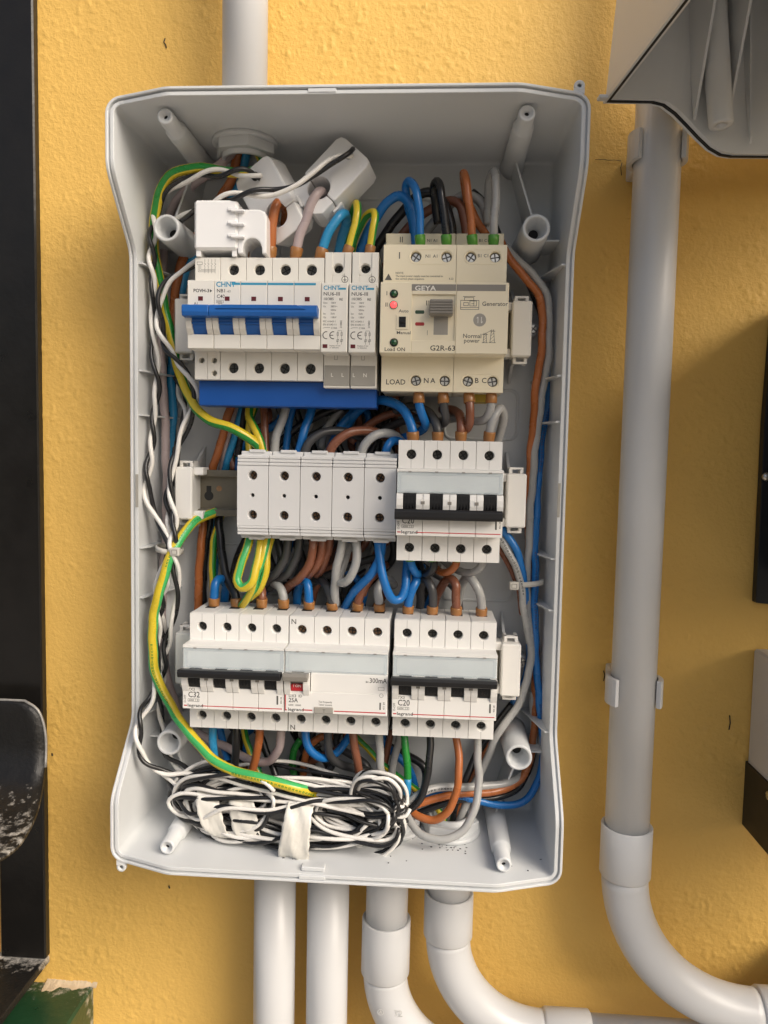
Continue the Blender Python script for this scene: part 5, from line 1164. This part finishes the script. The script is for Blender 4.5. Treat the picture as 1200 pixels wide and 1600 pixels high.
W('blue wire curving under the residual current device', BLUE, 3.1, [(477,1136,54),(479,1158,56),(488,1176,56),(503,1184,52),(522,1178,44),(540,1160,36),(552,1140,28)])
W('dark grey wire curving under the residual current device', DGREYW, 3.1, [(512,1138,54),(513,1164,55),(518,1184,52),(533,1195,46),(552,1200,38),(580,1206,30)])
W('brown wire leaving the bottom of the residual current device', BROWN, 3.1, [(551,1140,54),(553,1160,56),(558,1186,56),(562,1212,52)])
W('grey wire leaving the bottom of the residual current device', GREYW, 3.1, [(592,1140,54),(593,1170,56),(594,1200,56),(600,1228,52)])
W('brown ring of wire behind the residual current device', ORANGE, 2.8, [(520,1150,28),(500,1152,28),(483,1168,30),(475,1196,32),(474,1230,34)])
W('short green wire with a blue tip behind the residual current device', GREEN, 2.8, [(470,1155,26),(460,1172,28),(457,1195,30),(462,1222,32)])
W('black wire ring behind the residual current device', BLACK, 2.8, [(500,1162,24),(478,1178,26),(468,1206,28),(470,1235,30)])
W('dark grey wire going down behind the tape', DGREYW, 2.6, [(520,1195,34),(508,1215,36),(502,1240,40)])
W('grey wire behind the gap between the bottom devices', GREYW, 3.0, [(626,1140,22),(620,1170,24),(613,1205,28),(606,1240,32)])
W('brown wire behind the gap between the bottom devices', BROWN, 2.6, [(612,1140,18),(606,1170,20),(600,1200,22)])
W('yellow-green wire running diagonally to the bottom right gland', None, 2.4, [(545,1140,18),(565,1160,20),(600,1196,24),(643,1228,32),(672,1250,38),(690,1275,40),(700,1300,40)], stripe=YG, twist=0.01, phase=1.2)
W('green wire leaving the bottom of the right C20 breaker', GREEN, 2.8, [(631,1142,54),(634,1170,58),(637,1198,60),(637,1222,60)])
W('blue sleeved tip of the green wire under the right C20 breaker', CYAN, 2.9, [(637,1216,60),(636,1234,60),(632,1250,58),(625,1266,54)])
W('black wire leaving the bottom of the right C20 breaker', BLACK, 2.8, [(672,1143,54),(672,1175,58),(669,1208,62),(659,1242,64),(640,1265,62),(618,1278,54)])
W('orange wire curving from the right C20 breaker to the coil', ORANGE, 2.9, [(711,1144,54),(716,1172,58),(718,1200,62),(713,1236,66),(700,1266,66),(680,1281,64),(656,1277,62),(636,1262,56)])
W('grey wire making a wide U below the right C20 breaker', GREYW, 2.9, [(746,1145,54),(747,1185,58),(747,1235,64),(740,1270,70),(722,1298,74),(692,1312,76),(662,1306,74),(644,1288,68),(630,1262,58)])
W('thick yellow-green earth wire bending from the bare rail down to the coil', None, 3.6, [(338,800,26),(318,808,34),(298,819,44),(279,846,54),(265,875,60),(251,916,62),(241,960,60),(238,1000,58),(243,1050,58),(260,1092,60),(286,1131,66),(321,1176,76),(362,1203,84),(410,1217,88),(457,1229,88),(485,1237,80),(515,1250,66),(545,1268,50)], stripe=(LGREEN, YELLOW), twist=0.014, phase=0.3, marks=GREEN)

# --- twisted signal pairs of the clamps
def pair(label, pts, pitch=26.0, off=1.75, r=1.7, ph=0.0):
    C = thing('signal_cable', label, 'signal cable', at(*pts[-1]), 'black and white twisted signal cables')
    P = spline([at(*p) for p in pts], 1.6); N = len(P)
    A = []; Bq = []; L = 0; e = None
    for i in range(N):
        T = (P[min(i+1, N-1)]-P[max(i-1, 0)]).normalized()
        if e is None: e = Vector((1, 0, 0)); 
        e = (e-T*e.dot(T)).normalized(); g_ = T.cross(e)
        if i: L += (P[i]-P[i-1]).length
        a = ph+2*math.pi*L/pitch + 0.9*math.sin(L*0.05+ph)
        w = e*math.cos(a)+g_*math.sin(a); o_ = off*(1.0+0.35*math.sin(L*0.07+ph*2))
        A.append(P[i]+w*o_); Bq.append(P[i]-w*o_)
    g = MB(); g.tube(A, r, n=8); g.build('white_core', WHITEW, C)
    g = MB(); g.tube(Bq, r, n=8); g.build('black_core', BLACK, C)
pair('twisted black and white cable from the middle clamp looping down along the left wall', [(408,277,64),(385,270,68),(350,270,68),(318,272,66),(290,282,62),(262,298,54),(246,325,46),(239,360,50),(237,400,50),(239,445,48),(239,490,46),(240,540,46),(246,600,46),(240,650,46),(237,700,48),(231,740,50),(231,775,50),(244,808,50),(262,845,56),(267,866,58),(259,905,56),(250,950,54),(246,1005,52),(244,1060,54),(236,1092,60),(221,1116,68),(216,1150,74),(226,1188,72),(255,1206,68),(290,1212,66),(330,1225,70)], 44)
pair('twisted black and white cable from the right clamp running down to the cable tie', [(551,238,66),(540,242,72),(518,252,74),(490,272,76),(462,290,76),(430,300,76),(395,302,78),(350,310,74),(318,324,66),(285,340,50),(270,352,40)], 60, ph=1.0)
pair('twisted black and white cable emerging beside the left clamp', [(308,410,56),(285,424,52),(262,440,52),(250,466,52),(249,500,50),(256,535,50),(275,562,50),(296,590,50),(306,616,48),(298,648,46),(286,678,46),(276,706,46),(268,735,48),(266,765,50),(271,795,52),(273,820,54),(270,850,58),(274,885,58),(278,920,54),(272,960,48),(260,1010,46),(252,1060,48),(250,1100,44),(254,1135,36),(262,1180,44),(290,1205,56)], 46, ph=2.0)
pair('twisted black and white cable behind the bare rail bracket', [(276,590,22),(284,620,24),(288,650,36),(281,690,40),(273,730,42),(264,765,44),(264,800,46),(266,835,50),(264,862,52),(254,890,50),(246,925,46),(249,960,44),(258,1000,40),(254,1050,38),(258,1100,34)], 48, ph=0.6)

# ------------------------------------------------------------------ taped coil of spare signal cable
COIL = thing('cable_coil', 'taped coil of spare black and white cable lying at the bottom of the enclosure', 'cable coil', at(450, 1330, 55))
rc = random.Random(21)
def coil_path(cx, cy, ax, ay, d0, dd, loops, slant, jit, rj):
    pts = []
    for k in range(loops):
        ox, oy = rc.uniform(-jit, jit), rc.uniform(-jit*0.7, jit*0.7); sx, sy = rc.uniform(0.78, 1.05), rc.uniform(0.25, 1.15); od = rc.uniform(-rj, rj); sq = rc.uniform(1.0, 2.0)
        sl = slant+rc.uniform(-0.10, 0.10); wv, wp = rc.uniform(2, 8), rc.uniform(0, 6)
        for j in range(14):
            a = 2*math.pi*(j/14)+0.25*rc.random()
            c_, s_ = math.cos(a), math.sin(a)
            x = cx+ox+ax*sx*math.copysign(abs(c_)**(1/sq), c_)+rc.uniform(-1.2, 1.2); y = cy+oy+ay*sy*s_
            y += sl*(x-cx)+wv*math.sin(x*0.035+wp)+rc.uniform(-1, 1)
            d = d0+od+dd*math.sin(a*1.0+0.6+k*0.5)+rc.uniform(-0.7, 0.7)
            pts.append(at(x, min(1338, max(1190, y)), max(18, d)))
    return pts
def two_core(P, pitch, ph, off=1.45, r=1.42):
    P = spline(P, 2.6); N = len(P); A = []; Bq = []; L = 0; e = Vector((0, 1, 0))
    for i in range(N):
        T = (P[min(i+1, N-1)]-P[max(i-1, 0)]).normalized(); e = (e-T*e.dot(T))
        e = e.normalized() if e.length > 1e-4 else Vector((0, 0, 1)); g_ = T.cross(e)
        if i: L += (P[i]-P[i-1]).length
        a = ph+2*math.pi*L/pitch+1.3*math.sin(L*0.021+ph); w = e*math.cos(a)+g_*math.sin(a); o_ = off*(1.15+0.5*math.sin(L*0.04+ph))
        A.append(P[i]+w*o_); Bq.append(P[i]-w*o_)
    g = MB(); g.tube(A, r, n=7); g.build('white_core', WHITEW, COIL); g = MB(); g.tube(Bq, r, n=7); g.build('black_core', BLACK, COIL)
two_core(coil_path(450, 1268, 168, 54, 48, 9, 7, 0.10, 14, 9), 90, 0.3)
two_core(coil_path(456, 1272, 172, 50, 62, 10, 7, 0.12, 14, 8), 110, 1.9)
two_core(coil_path(440, 1266, 160, 44, 74, 8, 6, 0.13, 16, 7), 90, 4.0)
two_core(coil_path(462, 1274, 164, 56, 80, 7, 4, 0.11, 10, 5), 120, 5.0)
two_core(coil_path(352, 1246, 78, 46, 72, 12, 4, 0.05, 12, 8), 80, 3.0)
two_core(coil_path(588, 1256, 44, 50, 78, 12, 6, 0.15, 8, 8), 80, 0.9)
two_core(coil_path(556, 1268, 70, 44, 84, 8, 4, 0.15, 10, 6), 90, 2.2)
two_core([at(*p) for p in [(300,1300,52),(292,1316,54),(308,1326,60),(335,1308,66),(370,1298,70)]], 60, 2.0)
two_core([at(*p) for p in [(250,1204,60),(280,1240,70),(300,1275,80),(350,1262,86),(420,1268,88),(500,1250,86),(560,1262,80),(600,1280,50)]], 100, 0.0)
two_core([at(*p) for p in [(285,1240,40),(300,1224,66),(330,1212,76),(390,1228,82),(440,1240,84),(520,1262,86),(590,1285,84),(620,1296,74),(630,1290,50)]], 130, 1.0)
two_core([at(*p) for p in [(296,1270,44),(310,1290,74),(370,1300,82),(440,1310,86),(520,1316,84),(580,1300,80),(608,1262,74),(600,1240,50)]], 120, 2.6)
def tape(px, py, wpx, hpx, dc, dr, tiltx, seed):
    rs = random.Random(seed); g = MB(); V = []; F = []; n = 56; mcols = 12
    c = at(px, py, dc); wmm = wpx/2.2; hmm = hpx/2.2/2
    for i in range(mcols):
        u = (i/(mcols-1)-0.5)*wmm
        for k in range(n):
            a = 2*math.pi*k/n
            wr = 1+0.03*math.sin(4*a+seed*2+i*0.6)+0.016*rs.uniform(-1, 1)+(0.035 if (i*2+k+seed) % 11 < 2 else 0)
            cz = math.sin(a); ce = math.cos(a)
            z = hmm*math.copysign(abs(cz)**0.75, cz)*wr; d = dr*math.copysign(abs(ce)**0.75, ce)*wr
            edge = (0.6*rs.uniform(-1, 1)) if i in (0, mcols-1) else 0
            edge += 1.6*math.sin(a*2+seed)*(i/(mcols-1)-0.5)
            V.append((c.x+u+tiltx*z+edge, dc+d, c.z+z-0.10*u))
    for i in range(mcols-1):
        for k in range(n): F.append((i*n+k, i*n+(k+1) % n, (i+1)*n+(k+1) % n, (i+1)*n+k))
    g.add(V, F, 0, True); o = g.build('tape_band', TAPE, COIL)
    md = o.modifiers.new('thickness', 'SOLIDIFY'); md.thickness = 0.0005
tape(340, 1266, 36, 74, 70, 15, -0.30, 1); tape(390, 1270, 40, 82, 70, 15, -0.22, 2); tape(470, 1284, 44, 100, 72, 23, 0.12, 3)

# ------------------------------------------------------------------ cable ties
def cable_tie(label, cx, cy, dc, rx, rd, head, tail):
    C = thing('cable_tie', label, 'cable tie', at(cx, cy, dc), 'pale cable ties')
    c = at(cx, cy, dc); g = MB(); V = []; n = 28
    for k in range(n):
        a = 2*math.pi*k/n; x = c.x+rx*math.cos(a); d = dc+rd*math.sin(a); tz = tail*(x-c.x)
        for (dz, rr) in ((-1.9, 1), (1.9, 1)): V.append((x, d, c.z+dz+tz))
    g.add(V, [(2*k, 2*((k+1) % n), 2*((k+1) % n)+1, 2*k+1) for k in range(n)], 0, True); o = g.build('strap', TIE, C)
    md = o.modifiers.new('thickness', 'SOLIDIFY'); md.thickness = 0.0011
    h = at(*head); g = MB(); g.box(h.x-3.4, h.x+3.4, h.y-2.4, h.y+2.6, h.z-3.0, h.z+3.0, 0.7); H = g.build('lock_head', TIE, C)
    g = MB(); g.rect(h.x-1.8, h.x+1.8, h.z-1.5, h.z+1.5, 0.5, h.y+2.65); g.build('lock_slot', MGREY, H)
cable_tie('pale cable tie round the twisted cables at the left', 265, 858, 46, 9.5, 14, (274, 862, 61), -0.18)
cable_tie('pale cable tie round the wire bundle at the right', 826, 911, 31, 11, 7, (803, 915, 36), 0.12)
# --- loose plastic shavings on the floor of the enclosure
mb = MB(); rs = random.Random(5)
for k in range(70):
    if k < 40: x, d = at(695, 1322, 60).x+rs.gauss(0, 9), rs.uniform(50, 70)
    else: x, d = rs.uniform(-110, 145), rs.uniform(35, 92)
    zf = -BZ+5.9+2.3*(103-d)/96.5; w_, l_ = rs.uniform(0.25, 0.6), rs.uniform(0.4, 1.7)
    mb.box(x, x+l_, d, d+w_, zf-0.1, zf+rs.uniform(0.25, 0.7))
mb.build('plastic_shavings', DGREY, label='tiny dark shavings scattered on the enclosure floor below the bottom gland', cat='shavings', kind='stuff')

# ------------------------------------------------------------------ wires bunched in the shade behind the rows
ORD = ['first', 'second', 'third', 'fourth', 'fifth', 'sixth']
CN = {BLACK: 'black', DGREYW: 'dark grey', BROWN: 'brown', BLUE: 'blue', GREYW: 'grey'}
def shade_wires(where, group, y0, y1, x0, x1, count, seed):
    rs = random.Random(seed); seen = {}
    for k in range(count):
        m_ = [BLACK, BROWN, DGREYW, BLUE, BLACK, GREYW][k % 6]; xa = lerp(x0, x1, (k+rs.uniform(0.1, 0.9))/count); xb = xa+rs.uniform(-70, 70); b_ = rs.uniform(-30, 30)
        pts = [at(xa, y0-10, rs.uniform(10, 24)), at(lerp(xa, xb, .33)+b_, lerp(y0, y1, .33), rs.uniform(9, 22)), at(lerp(xa, xb, .7)-b_*.5, lerp(y0, y1, .7), rs.uniform(9, 22)), at(xb, y1+10, rs.uniform(10, 24))]
        q = seen.get(m_, 0); seen[m_] = q+1
        g = MB(); g.tube(spline(pts), rs.uniform(2.6, 3.2), n=9); g.build('wire', m_, label='%s wire deep in shade %s, %s of its colour from left' % (CN[m_], where, ORD[q]), cat='wire', group=group)
shade_wires('above the terminal blocks', 'shaded wires above the terminal blocks', 620, 725, 380, 640, 15, 3)
shade_wires('below the terminal blocks', 'shaded wires below the terminal blocks', 830, 960, 390, 700, 17, 4)
shade_wires('under the bottom row', 'shaded wires under the bottom row', 1125, 1230, 330, 620, 11, 5)
